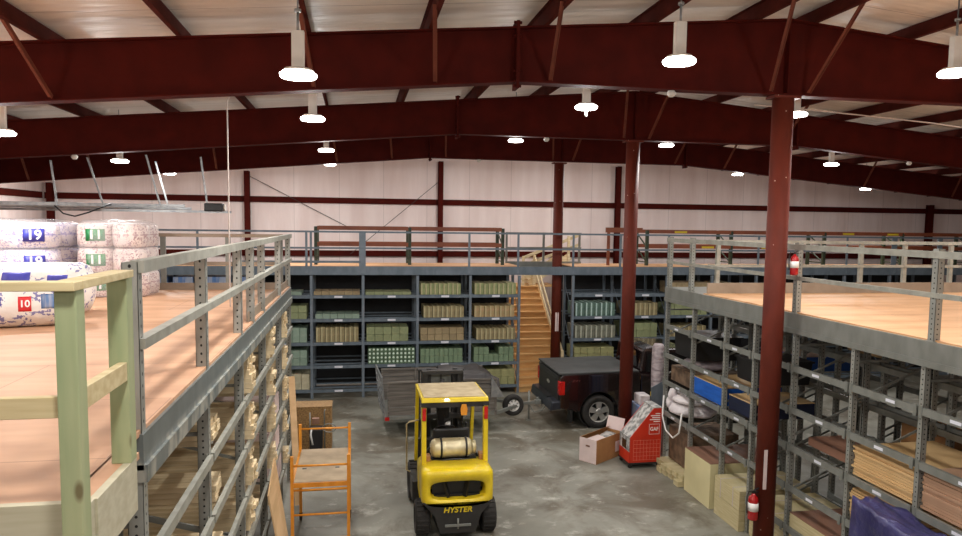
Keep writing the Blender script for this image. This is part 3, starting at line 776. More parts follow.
# ---------- pallet racks on the walkway
def pallet_rack(xs, label, ends_only=False, marks=()):
    t = thing('pallet_rack', label, 'rack', (xs[0], 20.0, DECK+.02))
    f0 = None
    for x in xs:
        if f0 is None:
            f0 = thing('tmp', '', ''); 
            b = MB().box(-.045, .045, -.04, .04, 0, 1.06).box(-.045, .045, .76, .84, 0, 1.06)
            for z in (.1, .55): b.bar((0, 0, z), (0, .8, z+.42), .03, .03)
            b.bar((0, 0, .1), (0, .8, .1), .03, .03)
            bpy.data.objects.remove(f0); f0 = b.build('end_frame', 'rack_green', t)
        else: copy_mesh(f0, t, (x-xs[0], 0, 0))
    bc = {}
    for a, c in zip(xs, xs[1:]):
        L = round(c-a-.09, 2)
        for y in (-.045, .845):
            for z in (.97, .52):
                if L not in bc: bc[L] = MB().box(0, L, -.02, .02, 0, .11).build('rack_beam', 'rack_orange', t); o = bc[L]
                else: o = copy_mesh(bc[L], t)
                o.location = (a-xs[0]+.045, y, z)
    for (xm, zm) in marks:
        MB().box(xm-xs[0]-.2, xm-xs[0]+.2, -.072, -.066, zm, zm+.06).build('yellow_sticker', 'yellow_mark', t)
    return t
pallet_rack([-1.1, 1.5, 4.2], 'orange and dark green pallet rack on the left walkway above the cartons')
pallet_rack([8.65, 11.4, 14.6, 17.4, 20.2], 'orange and dark green pallet rack on the right walkway above the cartons', marks=((9.7, .985), (14.5+.9, .985), (17.0, .985), (10.6, .53), (12.6, .53)))
tag(MB().box(7.35, 8.5, 20.0, 20.06, DECK+.7+.3, DECK+.7+.45).box(7.4, 7.48, 20.0, 20.06, DECK+.02, DECK+1.0).build('rack_section', 'rack_orange'), 'short orange rack end standing behind the middle column', 'rack')

# ---------- stairs
st = thing('wooden_staircase', 'wooden staircase rising away between the two carton racks', 'stairs', (5.4, 19.55, 0))
NR, RI, GO = 15, .185, .25
tr = MB().box(-.8, .68, -.03, .26, -.035, 0).build('tread', 'stair_wood', st)
rs = MB().box(-.8, .68, 0, .02, -.185, -.035).build('riser', 'stair_wood', st)
for k in range(NR):
    if k == 0: tr.location = (0, 0, RI); rs.location = (0, 0, RI)
    else:
        copy_mesh(tr, st, (0, k*GO, RI*(k+1))); copy_mesh(rs, st, (0, k*GO, RI*(k+1)))
for x in (-.82, .7):
    MB().prism([(-.05, 0), (.2, 0), (NR*GO, RI*NR-.15), (NR*GO, RI*NR+.02), (NR*GO-.1, RI*NR+.05), (-.05, .3)], 'x', x-.02, x+.02).build('stringer', 'stair_wood', st)
b = MB()
b.bar((.62, .3, 1.1), (.62, NR*GO, RI*NR+1.0), .045, .09).bar((.62, .3, .72), (.62, NR*GO, RI*NR+.62), .045, .09)
b.build('handrail', 'pale_lumber', st)
MB().box(.58, .66, NR*GO, NR*GO+.09, RI*NR, RI*NR+1.05).build('newel_post', 'pale_lumber', st)
MB().box(.58, .66, .26, .35, 0, 1.15).build('newel_post', 'pale_lumber', st)
MB().box(-.85, 1.4, NR*GO+.02, NR*GO+1.2, RI*NR-.05, RI*NR).build('landing', 'stair_wood', st)
# upper flight: open zigzag stringers to the walkway
sf = thing('upper_stair_flight', 'pale timber upper stair flight climbing right behind the third column', 'stairs', (5.95, 23.42, 2.78))
tr2 = MB().box(0, .26, 0, .9, -.035, 0).build('tread', 'pale_lumber', sf, loc=(0, 0, .185))
for k in range(1, 5): copy_mesh(tr2, sf, (k*.25, 0, .185*(k+1)))
for y in (0, .95): MB().bar((-.1, y, .05), (1.35, y, 1.0), .04, .24).build('stringer', 'pale_lumber', sf)
MB().bar((-.3, -.05, .95), (1.7, -.05, 1.75), .04, .1).bar((-.3, -.05, .68), (1.7, -.05, 1.42), .04, .1).build('handrail', 'pale_lumber', sf)
MB().box(1.25, 1.33, -.1, 0, .0, 1.7).build('newel_post', 'pale_lumber', sf)
MB().box(-.35, -.27, -.1, 0, 0, 1.0).build('newel_post', 'pale_lumber', sf)

# ------------------------------------------------------------------ cartons on the back rack
def carton_row(x0, x1, z, h, m, n, label, group, rows=1, gap=.004, depth=.75, skip=()):
    w = (x1-x0)/n; hh = h/rows
    first = None
    for r in range(rows):
        for i in range(n):
            if (r, i) in skip: continue
            if first is None:
                first = MB().box(-w/2+gap, w/2-gap, 0, depth, 0, hh-.006).build('carton', m, bevel=.004, seg=1); o = first
            else: o = copy_mesh(first)
            o.location = (x0+w*(i+.5), BY+.0+.012*math.sin(i*2.3+r*1.7)+.025, z+.002+hh*r)
            if rows == 1 and h > .3: o.scale = (1, 1, 1-.05*(.5+.5*math.sin(i*1.9+x0*3)))
            tag(o, label, 'carton', group)
S = ['top shelf', 'second shelf down', 'third shelf down', 'fourth shelf down', 'bottom shelf']
def B(i): return BXL[i]+.06, BXL[i+1]-.06
bayn = {3: 'the bay beside the left deck posts', 4: 'the second bay left of the empty shelves' , 5: 'the bay under the wide rail post', 6: 'the bay behind the forklift mast', 7: 'the bay left of the stairs'}
def cl(kind, lev, where): return '%s on the %s, %s' % (kind, S[lev], where)
W3, W4, W5, W6, W7 = 'narrow bay beside the left rack', 'leftmost full bay', 'second full bay', 'third full bay', 'bay left of the stairs'
def put(bay, lev, f0, f1, h, m, n, kind, where, rows=1, skip=(), xs=None):
    if h == .37: h = .33
    X = xs or BXL
    a, c = X[bay]+.06, X[bay+1]-.06
    carton_row(a+(c-a)*f0, a+(c-a)*f1, BLEV[lev], h, m, n, cl(kind, lev, where), kind+' in '+where+', '+S[lev], rows, skip=skip)
put(3, 0, 0, .85, .1, 'carton_teal', 5, 'flat pale green pack', W3)
put(3, 1, .1, .95, .36, 'carton_green', 5, 'olive green carton', W3, rows=2)
put(3, 2, .1, .95, .42, 'carton_teal', 6, 'pale teal carton', W3)
put(3, 3, .1, .95, .42, 'carton_teal', 6, 'sea green carton', W3, rows=2)
put(3, 4, .0, 1, .45, 'carton_cream', 6, 'cream carton', W3)
put(4, 0, 0, .98, .11, 'carton_tan', 6, 'flat tan pack', W4)
put(4, 1, .03, .97, .13, 'carton_teal', 6, 'flat sea green pack', W4)
put(4, 2, .04, .95, .42, 'carton_tan_stripe', 9, 'tan and green striped carton', W4)
put(5, 0, 0, .92, .09, 'carton_green', 5, 'flat olive pack', W5)
put(5, 2, .02, .86, .4, 'carton_green', 5, 'pale green carton', W5, rows=2)
put(5, 3, .05, 1, .45, 'carton_dots', 12, 'green carton with a white round label', W5, rows=4)
put(6, 0, .02, .85, .37, 'carton_green_stripe', 9, 'cream striped green carton', W6)
put(6, 1, .08, .92, .37, 'carton_tan_stripe', 9, 'tan striped carton', W6)
put(6, 2, .02, .92, .36, 'carton_tan', 6, 'tan carton', W6, rows=2)
put(6, 3, .02, .9, .4, 'carton_seagreen', 9, 'sea green carton', W6, rows=2)
put(6, 4, .02, .9, .4, 'carton_olive', 6, 'olive carton', W6, rows=2)
put(7, 0, .05, .98, .37, 'carton_green_stripe', 9, 'green striped carton', W7)
put(7, 1, .05, .95, .37, 'carton_pink_stripe', 8, 'pinkish striped carton', W7)
put(7, 2, .1, .98, .37, 'carton_tan_stripe', 9, 'tan striped carton', W7)
put(7, 3, .05, .95, .42, 'carton_seagreen', 8, 'sea green carton', W7, rows=2, skip=((1, 3), (1, 4)))
put(7, 4, .05, .98, .44, 'carton_olive', 6, 'olive carton', W7, rows=2)
V0, V1, V2, V3 = 'bay right of the stairs', 'bay right of the middle column', 'bay at the right rack corner', 'bay behind the right rail'
put(0, 1, .02, .9, .4, 'carton_teal_stripe', 8, 'white striped teal carton', V0, xs=BXR)
put(0, 2, .02, .92, .38, 'carton_grey_stripe', 8, 'grey striped carton', V0, xs=BXR)
put(0, 3, .02, .9, .36, 'carton_olive', 6, 'yellow green carton', V0, rows=2, xs=BXR)
put(1, 1, .05, .85, .38, 'carton_tan_stripe', 7, 'tan striped carton', V1, xs=BXR)
put(1, 2, .0, .85, .42, 'carton_green', 5, 'bright green carton', V1, rows=2, xs=BXR)
put(2, 0, .05, .98, .37, 'carton_tan', 6, 'tan carton', V2, rows=2, xs=BXR)
put(2, 1, .02, .95, .37, 'carton_green', 6, 'pale green carton', V2, rows=2, xs=BXR)
put(2, 2, .05, .95, .37, 'carton_tan_stripe', 8, 'tan striped carton', V2, xs=BXR)
put(3, 0, .05, .5, .37, 'carton_tan_stripe', 4, 'tan striped carton', V3, xs=BXR)
put(3, 1, .05, .95, .3, 'carton_green', 5, 'pale green carton', V3, xs=BXR)
# blurry blue and white goods at the far left
for i, (x, w) in enumerate(((-6.8, .45), (-6.1, .6), (-5.2, .6), (-4.5, .5), (-3.65, .7), (-2.95, .4))):
    o = MB().box(-w/2, w/2, 0, .7, 0, .5).build('stocked_box', 'goods_blue', bevel=.01)
    o.location = (x, BY+.03, BLEV[0]+.002)
    tag(o, ['leftmost', 'second', 'third', 'fourth', 'fifth', 'rightmost'][i]+' of the blue and white boxes on the top shelf behind the left deck', 'box', 'blue and white boxes behind the left deck')

# ------------------------------------------------------------------ lumber in the left rack
bcache2 = {}
def lumber(y0, z, cols, rows, bw, bh, L, m, x_end, jit, label, group):
    key = (bw, bh, L, m)
    for r in range(rows):
        for c in range(cols):
            if key not in bcache2:
                o = MB().box(-L, 0, -bw/2+.002, bw/2-.002, 0, bh-.003).build('lumber_board', m); bcache2[key] = o
            else: o = copy_mesh(bcache2[key])
            o.location = (x_end+random.uniform(-jit, jit), y0+bw*(c+.5), z+.004+bh*r)
            tag(o, label, 'board', group)
wq = ['top shelf', 'second shelf from top', 'third shelf from top', 'fourth shelf from top', 'lowest shelf']
spots = [(4.35, .0, 'nearest bay'), (6.15, 0, 'second bay'), (8.2, 0, 'third bay'), (10.1, 0, 'fourth bay'), (11.9, 0, 'farthest bay')]
for bi, (y0, _, bay) in enumerate(spots):
    for li, z in enumerate(LLEV):
        if li == 4 and bi < 3: continue
        lab = 'long pale board on the %s, left rack, %s' % (wq[li], bay)
        grp = 'boards on the %s, %s' % (wq[li], bay)
        if bi == 0:
            lumber(y0, z, 2, 3, .3, .05, 2.3, 'brown_lumber', -1.75, .05, lab.replace('pale', 'brown'), grp)
        elif bi == 1:
            lumber(y0+.1*(li % 2), z, 3, [4, 3, 3, 3, 3][li], .13, .048, 2.3, 'pale_lumber', -1.22, .03, lab, grp)
        else:
            lumber(y0-.15*(bi == 2), z, 3, [8, 7, 7, 6, 4][li], .1, .052, 2.3, 'pale_lumber', -1.165, .035, lab, grp)
# white cartons low in the left rack
for i, (y, z) in enumerate(((10.75, 1.36), (10.75, 1.89), (11.02, .82))):
    o = MB().box(-.9, 0, 0, .5, 0, .3).build('white_carton', 'carton_white', bevel=.008); o.location = (-1.2, y, z)
    tag(o, ['middle', 'upper', 'lower'][i]+' white carton in the far part of the left rack, beside pale lumber', 'carton')

# ------------------------------------------------------------------ stock in the right rack
def sheets(y0, y1, x0, x1, z, n, th, m, label, group, sag=0.0, name='plywood_sheet'):
    L = y1-y0; first = None
    for k in range(n):
        if first is None:
            b = MB(); N_ = 8
            prof = [(L*i/N_, -sag*math.sin(PI*i/N_)) for i in range(N_+1)]
            b.prism(prof+[(y, q+th*.86) for y, q in prof[::-1]], 'x', 0, x1-x0)
            first = b.build(name, m); o = first
        else: o = copy_mesh(first)
        o.location = (x0+random.uniform(-.015, .015), y0+random.uniform(-.02, .02), z+.003+th*k)
        tag(o, label, 'sheet', group)
sheets(6.66, 7.64, 6.14, 7.3, 1.785, 12, .031, 'tan_sheet', 'tan sheet panel in the tall stack near the lower right, above the purple film', 'tan sheets on the upper shelf', sag=0)
sheets(6.66, 7.64, 6.14, 7.3, 1.205, 13, .031, 'tan_sheet', 'tan sheet panel in the lower stack partly behind the purple film', 'tan sheets on the lower shelf')
sheets(5.54, 6.55, 6.14, 7.3, 1.785, 13, .034, 'brown_sheet', 'brown fibre sheet in the stack at the right edge', 'brown fibre sheets at the right edge')
sheets(6.66, 7.64, 7.7, 8.7, 2.33, 5, .035, 'tan_sheet', 'pale sheet in the flat stack behind the tan sheets, in the rear rack row', 'pale sheets in the rear row')
sheets(5.54, 6.55, 7.7, 8.7, 1.79, 6, .035, 'tan_sheet', 'pale sheet lying in the rear rack row at the right edge', 'pale sheets in the rear row at the right edge')
# blue wrapped bundles
def bundle(name, x0, x1, y0, y1, z0, z1, side, top, label, cat='bundle'):
    t = thing(name, label, cat, (x0, y0, z0))
    MB().box(0, x1-x0, 0, y1-y0, 0, z1-z0-.012).build('wrapped_side', side, t, bevel=.006)
    MB().box(.0, x1-x0, .0, y1-y0, z1-z0-.012, z1-z0).build('top_sheet', top, t)
    return t
bundle('wrapped_bundle', 6.14, 7.25, 10.84, 11.86, 1.805, 2.12, 'blue_film', 'tan_sheet', 'bright blue wrapped bundle with a tan wooden top in the right rack')
bundle('wrapped_bundle', 6.18, 7.25, 9.95, 10.7, 1.805, 2.06, 'navy_film', 'tan_sheet', 'dark navy wrapped bundle beside the bright blue one')
bundle('wrapped_bundle', 7.65, 8.6, 10.9, 11.8, 2.345, 2.62, 'blue_film', 'brown_sheet', 'blue bundle on a higher shelf in the rear rack row')
# cream and timber blocks on the floor
def packs(name, x0, x1, y0, y1, z0, z1, m, top, label):
    t = thing(name, label, 'pack', (x0, y0, z0))
    MB().box(0, x1-x0, 0, y1-y0, 0, z1-z0-.01).build('body', m, t, bevel=.004)
    MB().box(0, x1-x0, 0, y1-y0, z1-z0-.01, z1-z0).build('top_sheet', top, t)
    b = MB()
    for f in (.25, .75): b.box(-.004, -.0, (y1-y0)*f-.01, (y1-y0)*f+.01, 0, z1-z0).box(-.004, x1-x0, (y1-y0)*f-.01, (y1-y0)*f+.01, z1-z0, z1-z0+.002)
    if z0 > .3: b.build('strap', 'wire_pale', t)
    else: b.bm.free()
    return t
packs('sheet_pack', 5.98, 7.25, 10.86, 11.8, .0, .8, 'cream_panel', 'brown_top', 'cream faced block of sheets with a brown top, standing on the floor')
packs('timber_pack', 6.0, 7.25, 9.95, 10.73, .34, .66, 'yellow_pack', 'yellow_pack', 'upper yellowish timber pack just left of the near column')
packs('timber_pack', 6.0, 7.25, 9.95, 10.73, .0, .335, 'yellow_pack', 'yellow_pack', 'lower yellowish timber pack on the floor just left of the near column')
packs('timber_pack', 6.12, 7.25, 8.96, 9.84, .0, .335, 'yellow_pack', 'yellow_pack', 'lower yellowish timber pack on the floor just right of the near column')
packs('timber_pack', 6.12, 7.25, 8.96, 9.84, .34, .62, 'yellow_pack', 'yellow_pack', 'upper yellowish timber pack just right of the near column')
packs('sheet_pack', 6.115, 7.25, 7.76, 8.82, 0, .8, 'yellow_pack', 'brown_top', 'yellow block of sheets with a brown top at the bottom edge')
first = None
for i in range(6):
    for r in range(2):
        if first is None:
            first = MB().box(0, 1.2, -.09, .09, 0, .1).build('timber_offcut', 'yellow_pack', bevel=.003, seg=1); o = first
        else: o = copy_mesh(first)
        o.location = (5.9+.03*((i*7+r*3) % 4), 11.98+.19*i, .0+.104*r)
        tag(o, 'short pale square timber in the low floor stack at the rack corner', 'timber', 'short timbers at the rack corner')
# white sacks on the far corner shelf and strap
def blob(name, c, s, m, parent=None, seed=0, sub=3, amp=.16, flat=None):
    b = MB(); bmesh.ops.create_icosphere(b.bm, subdivisions=sub, radius=1)
    for v in b.bm.verts:
        n_ = noise.noise(v.co*1.6+Vector((seed*3.1, seed*1.7, 0)))
        v.co *= 1+amp*n_
        v.co.z = max(v.co.z, -.8)
        v.co = Vector((v.co.x*s[0], v.co.y*s[1], v.co.z*s[2]))
    for f in b.bm.faces: f.smooth = True
    o = b.build(name, m, parent); o.location = c; return o
for i, (c, s, lb) in enumerate((((6.48, 12.5, 1.34), (.5, .5, .18), 'lower white plastic sack sagging on the corner shelf'), ((6.4, 12.45, 1.54), (.4, .44, .1), 'upper white plastic sack piled on the corner shelf'))):
    t = thing('plastic_sack', lb, 'sack', (c[0], c[1], c[2]-s[2]*.8))
    blob('sack_body', (0, 0, s[2]*.8), s, 'sack_plain', t, seed=i+2)
    blob('sack_neck', (-s[0]*.85, .1, s[2]*1.3), (.1, .08, .14), 'sack_plain', t, seed=i+5, sub=2)
tag(MB().tube([(6.04, 12.9, 1.5), (6.0, 12.85, 1.1), (6.01, 12.7, .85), (6.02, 12.4, .78), (6.02, 12.15, .95), (6.04, 12.1, 1.35)], .016, 8).build('white_strap', 'white_print'), 'white plastic strap hanging in a loop from the corner shelf', 'strap')
tag(MB().box(6.2, 7.2, 12.05, 12.95, .22, .9).build('brick_pallet_load', 'brick_goods', bevel=.01), 'dark brown stacked load under the corner shelf, behind the hanging strap', 'load')
t = thing('stacked_load', 'brown load on the shelf above the sacks at the rack corner', 'load', (6.2, 12.0, 1.805))
MB().box(0, 1, 0, .95, 0, .3).build('load_body', 'brick_goods', t, bevel=.01)
blob('film_cover', (.5, .5, .4), (.45, .4, .15), 'wrap_grey', t, seed=9)
t = thing('black_bin', 'black bin on the shelf at the far rack corner above the blue bundle', 'bin', (6.25, 12.0, 2.345))
MB().prism([(0, 0), (.85, 0), (.9, .42), (-.03, .42)], 'y', 0, .9).build('tub', 'black_plastic', t, bevel=.01)
MB().box(-.05, .92, -.03, .93, .42, .45).build('lid', 'black_plastic', t, bevel=.006)
t = thing('black_bin', 'second black bin farther right on the same shelf', 'bin', (6.3, 9.98, 2.345))
MB().prism([(0, 0), (.85, 0), (.9, .35), (-.03, .35)], 'y', 0, .7).build('tub', 'black_plastic', t, bevel=.01)
MB().box(-.05, .92, -.03, .73, .35, .38).build('lid', 'black_plastic', t, bevel=.006)
for i, (x, y, z, w, d, h) in enumerate(((7.7, 8.95, 2.93, 1.0, .9, .3), (7.7, 6.7, 1.2, 1.0, .9, .35), (6.3, 7.8, 1.79, .8, .95, .12), (7.7, 7.75, 1.79, .9, .9, .3))):
    o = MB().box(0, w, 0, d, 0, h).build('stock_box', ['tan_sheet', 'brown_top', 'brown_top', 'cardboard'][i], bevel=.008); o.location = (x, y, z+.002)
    tag(o, ['tan box high in the rear rack row', 'brown box low in the rear rack row', 'thin brown slab on the shelf left of the tan sheets', 'brown cardboard box in the rear row behind the thin slab'][i], 'box')

# ------------------------------------------------------------------ purple film over an upright load
t = thing('film_covered_load', 'narrow upright load under crumpled purple blue film at the lower right', 'load', (5.68, 5.2, 0))
MB().box(.03, .34, .03, 1.8, .0, 1.55).build('load_body', 'cardboard', t, bevel=.01)
def film(u, v):
    a = u*2*PI; rx, ry = .185, .93
    s_ = max(abs(math.cos(a)), abs(math.sin(a)))
    px, py = math.cos(a)/s_*rx, math.sin(a)/s_*ry
    n_ = lambda f, q: noise.noise(Vector((px*f*3, py*f, q)))
    top = 1.68+.06*n_(2.5, 1)+.1*max(0, py-.5)
    if v < .3:
        k = v/.3
        return Vector((.185+px*k, .915+py*k, 1.66+(top-1.66)*k*k+.03*noise.noise(Vector((px*k*9, py*k*4, 5)))))
    k = (v-.3)/.7
    fl = 1+.12*k+.1*n_(5, k*2)*k
    return Vector((.185+px*(1+.25*k*(.4+n_(4, 3))), .915+py*(1+.04*k), top-1.5*k+.05*n_(6, 2)))
b = MB().grid(film, 96, 30); bmesh.ops.remove_doubles(b.bm, verts=b.bm.verts, dist=.0005)
b.build('plastic_film', 'purple_film', t, solid=.004)

# ------------------------------------------------------------------ extinguishers
def extinguisher(loc, label, rz=0, s=1):
    t = thing('fire_extinguisher', label, 'extinguisher', loc, rz); 
    MB().lathe([(.05, 0), (.07, .015), (.072, .03), (.072, .3), (.06, .34), (.03, .365), (.022, .39)], n=20).build('cylinder', 'ext_red', t)
    MB().lathe([(.0735, .14), (.0735, .26)], n=20).build('label_band', 'white_print', t)
    b = MB().box(-.02, .02, -.015, .015, .39, .43).bar((0, 0, .43), (-.09, -.01, .46), .02, .012).bar((0, 0, .41), (-.08, -.01, .4), .02, .012)
    b.build('valve_handle', 'black_plastic', t)
    MB().tube([(.02, 0, .41), (.08, 0, .42), (.1, 0, .34), (.09, 0, .1)], .01, 8).build('hose', 'black_plastic', t)
    t.scale = (s, s, s)
    return t
extinguisher((5.585, 8.9, .68), 'red fire extinguisher with white label low on the nearest column', PI)
extinguisher((5.97, 8.78, 4.2), 'red fire extinguisher hung high on the right deck rail', PI*.9, .75)

# ------------------------------------------------------------------ insulation bales on the left deck
def cyl_text(parent, c, r, ang, z, s, size, m):
    return text_mesh('printed_number', s, size, m, parent, lambda x, y, w: Vector((c[0]+(r+w)*math.cos(ang+x/r), c[1]+(r+w)*math.sin(ang+x/r), z+y)), ext=.003, bold=True)
def cyl_patch(parent, c, r, ang, z, w, h, m, name='printed_label'):
    b = MB(); n_ = 6
    b.grid(lambda u, v: Vector((c[0]+r*math.cos(ang+(u-.5)*w/r), c[1]+r*math.sin(ang+(u-.5)*w/r), z+(v-.5)*h)), n_, 1)
    return b.build(name, m, parent, solid=.003)
def bale_stack(loc, lobes, tiers, th, r, bm_, lbl, number, pm, label, ang):
    t = thing('insulation_bale_stack', label, 'insulation', loc)
    src_ = None
    for k in range(tiers):
        for (x, y) in lobes:
            if src_ is None:
                src_ = MB().lathe([(r*.6, 0), (r*.9, .012), (r, .06), (r*1.02, th*.5), (r, th-.06), (r*.9, th-.012), (r*.6, th)], n=28).build('insulation_bag', bm_, t); o = src_
            else: o = copy_mesh(src_, t)
            o.location = (x, y, th*k); o.rotation_euler = (0, 0, k*.7+x*2)
    for k in range(tiers):
        x, y = lobes[0]
        cyl_patch(t, (x, y), r*1.03, ang, th*(k+.52), .27, .18, pm)
        cyl_text(t, (x, y), r*1.035, ang, th*(k+.52), number, .19, 'white_print')
    xs = [p[0] for p in lobes]; ys = [p[1] for p in lobes]
    cx, cy = (min(xs)+max(xs))/2, (min(ys)+max(ys))/2; hx, hy = (max(xs)-min(xs))/2+r*1.07, (max(ys)-min(ys))/2+r*1.07
    H_ = tiers*th
    def wrap(u, v):
        a = u*2*PI; p = 3.2
        s = (abs(math.cos(a))**p+abs(math.sin(a))**p)**(-1/p)
        q = 1+.02*noise.noise(Vector((math.cos(a)*4, math.sin(a)*4, v*6)))
        if v > .8:
            k = (1-v)/.2; return Vector((cx+math.cos(a)*hx*s*k*q, cy+math.sin(a)*hy*s*k*q, H_+.02+.05*(1-k)*noise.noise(Vector((math.cos(a)*3*k, math.sin(a)*3*k, 2)))+.02))
        k = v/.8; z = .01+(H_+.02)*k
        bulge = 1+.02*math.sin(k*PI)
        e = min(1, .9+(1-k)*3); 
        return Vector((cx+math.cos(a)*hx*s*q*bulge*e, cy+math.sin(a)*hy*s*q*bulge*e, z))
    b = MB().grid(wrap, 72, 30); bmesh.ops.remove_doubles(b.bm, verts=b.bm.verts, dist=.0005)
    b.build('clear_wrap', 'film_clear', t)
    return t
bale_stack((-3.66, 11.85, DECK+.02), [(-.25, -.25), (.25, -.25), (-.25, .25), (.25, .25)], 3, .375, .255, 'bale_pink', '', '11', 'print_green', 'clear wrapped stack of insulation bags with green number labels on the left deck', -1.3)
bale_stack((-5.07, 11.55, DECK+.02), [(.4, -.4), (-.4, -.4), (.4, .4), (-.4, .4)], 3, .375, .4, 'bale_lilac', '', '19', 'print_blue', 'clear wrapped stack of insulation bags with blue number labels, farther left', -1.0)
def roll_bag(loc, L, r, rz, label, red):
    t = thing('insulation_roll_bag', label, 'insulation', loc, rz)
    prof = [(r*.15, 0), (r*.55, .02), (r*.88, .07), (r, .16), (r*1.0, L*.5), (r, L-.16), (r*.88, L-.07), (r*.5, L-.02), (r*.12, L)]
    o = MB().lathe([(q*1.0, h) for q, h in prof], (0, 0, r), 'x', 36).build('bag', 'bag_white', t)
    # printed patches on the side facing the viewer (-y side, leaning up)
    def P(uc, wc, wd, hd, m, name):
        b = MB().grid(lambda u, v: Vector((uc+(u-.5)*wd, -math.cos(wc+(v-.5)*hd/r)*r*1.008, r+math.sin(wc+(v-.5)*hd/r)*r*1.008)), 3, 6)
        return b.build(name, m, t, solid=.003)
    if red:
        P(L*.52, .1, .12, .16, 'print_red', 'red_label')
        text_mesh('printed_number', '10', .1, 'white_print', t, lambda x, y, w: Vector((L*.52+x, -math.cos(.1+y/r)*(r*1.02+w), r+math.sin(.1+y/r)*(r*1.02+w))), ext=.003, bold=True)
        P(L*.25, .25, .2, .1, 'print_blue', 'blue_label'); P(L*.24, -.0, .16, .09, 'print_red', 'red_stripe')
        P(L*.78, .2, .3, .16, 'goods_blue', 'printed_text')
    else:
        P(L*.42, .5, .3, .14, 'print_blue', 'blue_swoosh'); P(L*.75, .4, .22, .12, 'print_blue', 'blue_swoosh')
    return t
roll_bag((-4.12, 8.2, DECK+.02), 1.15, .245, .32, 'white insulation roll bag with a red number label lying on the left deck', True)
roll_bag((-4.6, 9.45, DECK+.02), 1.35, .32, .08, 'larger white insulation roll bag with blue swooshes behind the red labelled one', False)

# ------------------------------------------------------------------ overhead door tracks and opener
t = thing('overhead_door_track', 'galvanised overhead door tracks hung below the roof at the left', 'track', (XL, 14.6, 5.1))
MB().box(.1, 6.6, 0, .03, -.0, .06).box(.1, 6.6, -.03, 0, -.0, .008).build('near_track', 'galvanised', t)
MB().box(.1, 6.0, 3.3, 3.33, 0, .06).box(.1, 6.0, 3.3, 3.36, -.0, .008).build('far_track', 'galvanised', t)
MB().box(.1, 7.2, 1.6, 1.64, -.08, -.03).build('opener_rail', 'galvanised', t)
b = MB()
for x in (.8, 1.6, 2.4, 3.2, 4.0): b.box(x, x+.62, .1, 3.2, .02, .07)
b.build('raised_door_panel', 'galvanised', t)
def perf(x, y, z0, z1, dx):
    return MB().bar((x, y, z0), (x+dx, y, z1), .03, .004).bar((x+.015, y, z0), (x+dx+.015, y, z1), .004, .03).build('hanger_strap', 'galvanised', t)
for (x, y, dx, zt) in ((4.3, .0, -.09, .85), (5.12, 0, -.27, .92), (6.15, 0, -.25, 1.0), (5.9, 1.6, -.25, 1.0)): perf(x, y, 0, zt, dx)
t = thing('garage_door_opener', 'black garage door opener motor hanging at the end of its rail', 'door opener', (-2.78, 14.5, 5.1))
MB().box(-.12, .22, -.13, .13, -.07, .09).build('housing', 'opener_black', t, bevel=.02)
MB().lathe([(.05, 0), (.07, .02), (.07, .04)], (.22, 0, .01), 'x', 16).build('light_lens', 'lamp_body', t)
MB().bar((-.1, 0, .09), (-.2, 0, .98), .03, .004).bar((-.085, 0, .09), (-.185, 0, .98), .004, .03).build('hanger_strap', 'galvanised', t)
tag(MB().tube([(-5.6, 14.5, 5.1), (-5.45, 14.5, 4.95), (-5.25, 14.5, 4.9), (-5.0, 14.5, 4.98), (-4.6, 14.5, 5.15)], .014, 8).build('opener_cable', 'opener_black'), 'black cable drooping from the door track', 'cable')

# ------------------------------------------------------------------ forklift (local: rear at y=0, forward +y)
fk = thing('forklift', 'yellow counterbalance forklift seen from behind with a propane tank', 'forklift', (1.53, 10.3, 0))
def rbox(name, x0, x1, y0, y1, z0, z1, m, parent, bev=.02, seg=3): return MB().box(x0, x1, y0, y1, z0, z1).build(name, m, parent, bevel=bev, seg=seg)
# counterweight: cross-sections lofted front to back
def loft(secs, name, m, parent, bev=0, smooth=True):
    b = MB(); rings = []
    for y, pts in secs: rings.append([b.bm.verts.new((x, y, z)) for x, z in pts])
    n_ = len(rings[0])
    for A, C in zip(rings, rings[1:]):
        for k in range(n_):
            f = b.bm.faces.new((A[k], A[(k+1) % n_], C[(k+1) % n_], C[k])); f.smooth = smooth
    b.bm.faces.new(rings[0][::-1]); b.bm.faces.new(rings[-1])
    return b.build(name, m, parent, bevel=bev)
def rr_poly(w, z0, z1, r, n_=5, wt=None):
    wt = wt or w; P = []
    for cx, cz, a0 in ((w-r, z0+r, -PI/2), (wt-r, z1-r, 0), (-(wt-r), z1-r, PI/2), (-(w-r), z0+r, PI)):
        for i in range(n_+1):
            a = a0+PI/2*i/n_; P.append((cx+r*math.cos(a), cz+r*math.sin(a)))
    return P
# yellow rear body as frame around the vent opening
def ring_body():
    b = MB(); No = 48
    def sup(a, w, h, p): 
        s = (abs(math.cos(a))**p+abs(math.sin(a))**p)**(-1/p); return math.cos(a)*w*s, math.sin(a)*h*s
    secs = [(.55, .55, .29, .83, 9), (.12, .56, .29, .83, 9), (.03, .545, .28, .83, 8), (.0, .51, .26, .83, 7), (.0, .435, .155, .79, 4), (.05, .42, .14, .79, 4), (.18, .41, .135, .79, 4)]
    rings = []
    for y, w, h, zc, p in secs:
        rg = []
        for k in range(No):
            x, z = sup(2*PI*k/No, w, h, p)
            if z < 0 and y < .2 and w > .45: z *= 1.0
            drop = -.05*(1-abs(x)/.56) if (zc > .8 and z < -.1) else 0
            rg.append(b.bm.verts.new((x, y, zc+z+drop)))
        rings.append(rg)
    for A, C in zip(rings, rings[1:]):
        for k in range(No):
            f = b.bm.faces.new((A[k], A[(k+1) % No], C[(k+1) % No], C[k])); f.smooth = True
    b.bm.faces.new(rings[0])
    return b
ring_body().build('counterweight_cover', 'forklift_yellow', fk)
b = MB().box(-.38, .38, .17, .2, .66, .89); 
